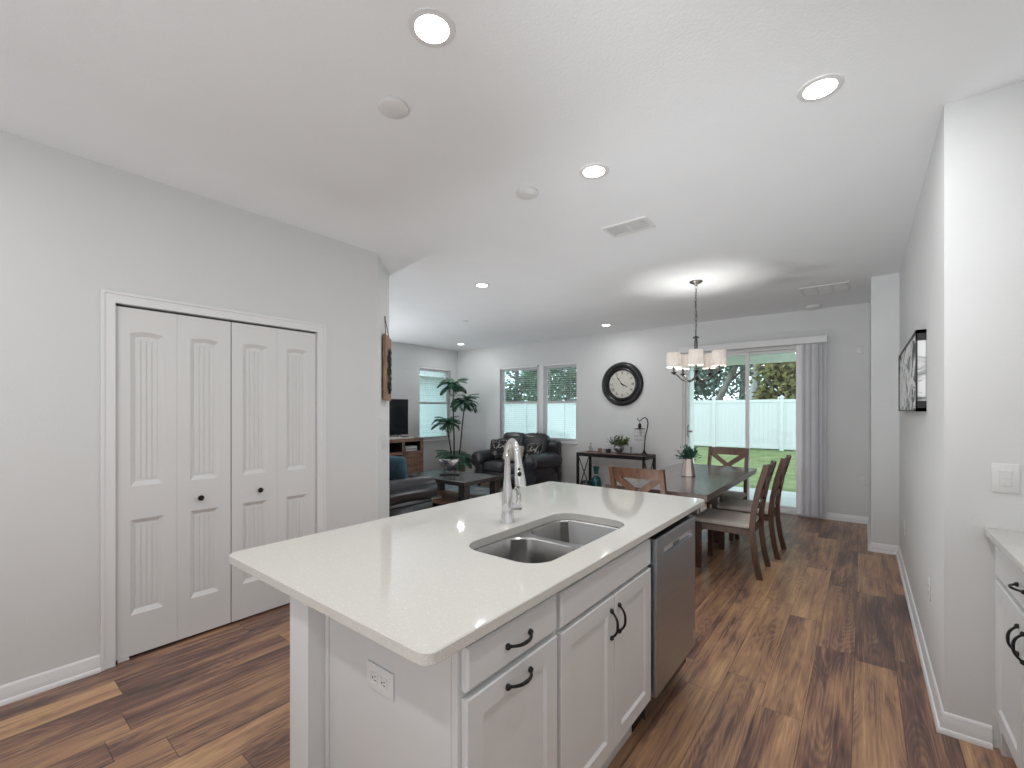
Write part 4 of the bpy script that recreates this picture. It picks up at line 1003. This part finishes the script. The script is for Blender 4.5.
MB().box(-hx+.0155, -hx+.02, -hy+.062, hy-.062, .165, SZ-.062).box(-hx+.02, hx-.03, -hy+.062, hy-.062, .6455, .647).box(-hx+.02, hx-.03, -hy+.062, hy-.062, SZ-.063, SZ-.0605).box(-hx+.02, hx-.02, ydv-.0225, ydv-.0205, .6475, SZ-.064).box(-hx+.02, hx-.02, ydv-.0225, ydv-.0205, .406, .594).box(-hx+.02, hx-.02, hy-.0625, hy-.0605, .6475, SZ-.064).box(-hx+.02, hx-.03, -ydv+.03, ydv-.03, .4055, .4065).obj('niche_shade_sheets', 'dark_slot', ts)  # black sheets added over the wood, standing in for shade in the niches
for s_ in (1, -1):
    a, b = sorted((s_*(ydv+.022), s_*(hy-.062))); dm = MB()
    for i in range(5): dm.box(hx-.022, hx-.004, a+(b-a)*i/5+.001, a+(b-a)*(i+1)/5-.001, .165, .59, .002, 1)
    do = dm.obj('door', 'wood_stand', ts); MB().ball((hx+.004, a+.03 if s_ > 0 else b-.03, .40), .012, u=8, v=6).obj('knob', 'black_metal', do)
tvo = thing('television', 'black flat screen television on the brown wooden stand', 'television', (-6.86, 4.88, SZ))
MB().box(-.02, .02, -.60, .60, .07, .74, .006, 2).obj('housing', 'black_gloss', tvo); MB().box(.0202, .0212, -.585, .585, .085, .725).obj('screen', 'tv_screen', tvo)
for s_ in (-1, 1): MB().tube([(.10, s_*.42, .006), (0, s_*.40, .08), (-.10, s_*.42, .006)], .007, 6).obj('foot', 'black_gloss', tvo)
b = thing('media_box', 'pale media box in the upper right niche of the television stand', 'media box', (-6.83, 5.44, .6475))
MB().box(-.12, .14, -.13, .13, 0, .09, .004, 1).obj('case', 'paper_white', b); MB().box(.1402, .1412, -.11, .11, .03, .045).obj('front_strip', 'steel_dark', b)
b = thing('sound_bar', 'pale sound bar lying on the television stand in front of the screen', 'speaker', (-6.735, 5.15, SZ))
MB().box(-.02, .03, -.38, .36, 0, .03, .006, 2).obj('body', 'paper_white', b); MB().box(.0302, .031, -.33, .31, .006, .024).obj('grille', 'plastic_white', b)
b = thing('remote_control', 'black remote control on the sound bar by the television', 'remote', (-6.725, 5.32, SZ+.0305), .2)
MB().box(-.02, .02, -.085, .085, 0, .014, .004, 1).obj('body', 'black_gloss', b)
kb = MB()
for i in range(5):
    for j in range(2): kb.box(-.011+j*.014, -.003+j*.014, -.06+i*.022, -.048+i*.022, .014, .016)
kb.obj('buttons', 'steel_dark', b)

# ================================================================== OUTDOORS
GZ = -.10
struct('lawn', MB().box(-40, 16, BY+.17, 45, GZ-.3, GZ), 'grass')
struct('patio_slab', MB().box(-2.9, 1.6, BY+.14, 9.25, GZ-.05, -.03), 'concrete')
lr = MB().box(-2.9, 1.6, BY+.16, 9.25, 2.42, 2.52).box(-2.9, 1.6, 9.05, 9.25, 2.27, 2.43)
struct('ceiling_patio', lr, 'soffit')
struct('trim_patio', MB().box(1.35, 1.6, 9.0, 9.25, -.03, 2.28).box(-2.9, -2.65, 9.0, 9.25, -.03, 2.28), 'vinyl_fence')
FY = 19.5
fn = thing('privacy_fence', 'tall white vinyl privacy fence across the back of the lawn', 'fence', (-8, FY, GZ))
pn = MB(); x = -25.6
while x < 9:
    pn.box(x, x+.148, -.012, .012, .12, 1.86, .003, 1); x += .15
pn.obj('panel', 'vinyl_fence', fn)
MB().box(-25.6, 9, -.03, .03, 1.82, 1.94, .006, 1).box(-25.6, 9, -.03, .03, .05, .18, .006, 1).obj('rails', 'vinyl_fence', fn)
x = -25.6
while x <= 9:
    po = MB().box(x-.065, x+.065, -.065, .065, 0, 2.0, .005, 1).obj('post', 'vinyl_fence', fn)
    MB().box(x-.08, x+.08, -.08, .08, 2.0, 2.03).lathe([(.09, 2.03), (.005, 2.10)], (x, 0, 0), 4).obj('cap', 'vinyl_fence', po); x += 2.4
ns = thing('neighbour_house', 'pale neighbouring house wall with white eave seen through the left window', 'house', (-11.2, 10, GZ))
sd_ = MB()
for i in range(13): sd_.box(-4, 0, -7, 1.8, .2*i, .2*i+.197, .003, 1)
sd_.obj('wall', 'siding', ns)
MB().box(-4.4, .42, -7.4, 2.2, 2.6, 2.82).obj('eave', 'vinyl_fence', ns)
MB().prism([(-4.5, 2.82), (.5, 2.82), (-2, 4.1)], [], lambda a, b, k: V((a, -7.5+k, b)), 9.8).obj('roof', 'roof_shingle', ns)
def tree(name, label, loc, h, r, leafm, barkm, nleaf, lean=(0, 0), tr_=.16, ls=.22, low=.25):
    t = thing(name, label, 'tree', loc, 0, 'trees beyond the fence')
    top = V((lean[0], lean[1], h*.8))
    tk = MB().tube([(0, 0, 0), V((0, 0, 0)).lerp(top, .3), V((0, 0, 0)).lerp(top, .65)+V((.1, 0, 0)), top], [tr_*1.3, tr_, tr_*.75, tr_*.35], 8)
    for k in range(5):
        a = 2*PI*k/5+.5; b0 = V((0, 0, 0)).lerp(top, .45+.08*k); tk.tube([b0, b0+V((math.cos(a)*r*.4, math.sin(a)*r*.4, h*.10)), b0+V((math.cos(a)*r*.75, math.sin(a)*r*.75, h*.22))], [tr_*.4, tr_*.28, tr_*.12], 6)
    tk.obj('trunk', barkm, t)
    lf = MB(); cl_ = []
    for k in range(34):
        a = random.uniform(0, 2*PI); u = random.uniform(-1, 1); rr3 = r*random.uniform(.2, .95); z = h*(low+(1-low)*(u+1)/2)
        s_ = math.sqrt(max(.12, 1-u*u)); cl_.append((V((lean[0]*.7+math.cos(a)*rr3*s_, lean[1]*.7+math.sin(a)*rr3*s_, z)), r*random.uniform(.25, .42)))
    for k in range(int(nleaf*2.2)):
        c_, cr_ = random.choice(cl_); d = V((random.gauss(0, 1), random.gauss(0, 1), random.gauss(0, 1))).normalized()
        p = c_+d*cr_*random.random()**.4; dd_ = V((random.gauss(0, 1), random.gauss(0, 1), random.gauss(-.3, .7)))
        lf.leaf(p, dd_, (random.random(), random.random(), random.random()), ls*random.uniform(.8, 1.5), ls*.75)
    lf.obj('foliage', leafm, t, recalc=False)
TR = [('broad_tree', 'dense dark green tree beyond the fence, right part of the sliding door', (-1.2, 22.6, GZ), 7, 2.6, 'tree_dark', 'bark', 3000, (.2, 0)),
      ('shrubby_tree', 'olive yellow shrubby tree beyond the fence, right of the door mullion', (-2.6, 21.4, GZ), 3.6, 1.5, 'tree_olive', 'bark', 1600, (0, 0)),
      ('leaning_tree', 'leaning dark trunked tree beyond the fence, left part of the sliding door', (-6.1, 22.0, GZ), 7.5, 2.2, 'tree_mid', 'bark', 1900, (2.6, 0)),
      ('pale_trunk_tree', 'tree with a straight pale trunk beyond the fence by the door mullion', (-3.75, 21.2, GZ), 8.5, 2.0, 'tree_mid', 'bark_pale', 1500, (.3, 0)),
      ('shrubby_tree', 'pale blue green tree beyond the fence at the left edge of the sliding door', (-7.4, 24.5, GZ), 4.2, 2.2, 'tree_pale', 'bark', 2200, (0, 0)),
      ('broad_tree', 'mid green tree beyond the fence seen in the left pane of the double window', (-17.6, 22.6, GZ), 7.2, 2.8, 'tree_light', 'bark', 2600, (.2, 0)),
      ('broad_tree', 'dark green tree beyond the fence seen in the right pane of the double window', (-13.6, 22.6, GZ), 7.4, 2.9, 'tree_mid', 'bark', 2800, (0, 0)),
      ('pale_trunk_tree', 'pale leaved tree farther back between the two window trees', (-17.0, 27.0, GZ), 9, 3.2, 'tree_pale', 'bark_pale', 2000, (.2, 0)),
      ('broad_tree', 'tall mid green tree far behind the dark tree at the right of the sliding door', (1.2, 26.5, GZ), 9, 3.2, 'tree_mid', 'bark', 2200, (0, 0)),
      ('broad_tree', 'tall pale tree far behind the leaning trunk', (-5.4, 28, GZ), 9.5, 3.2, 'tree_pale', 'bark', 2200, (0, 0))]
for a in TR:
    tree(a[0], a[1], a[2], a[3], a[4], a[5], a[6], a[7], a[8], ls=.22, low=(.50 if 'trunk' in a[1] and 'far behind' not in a[1] else .12))
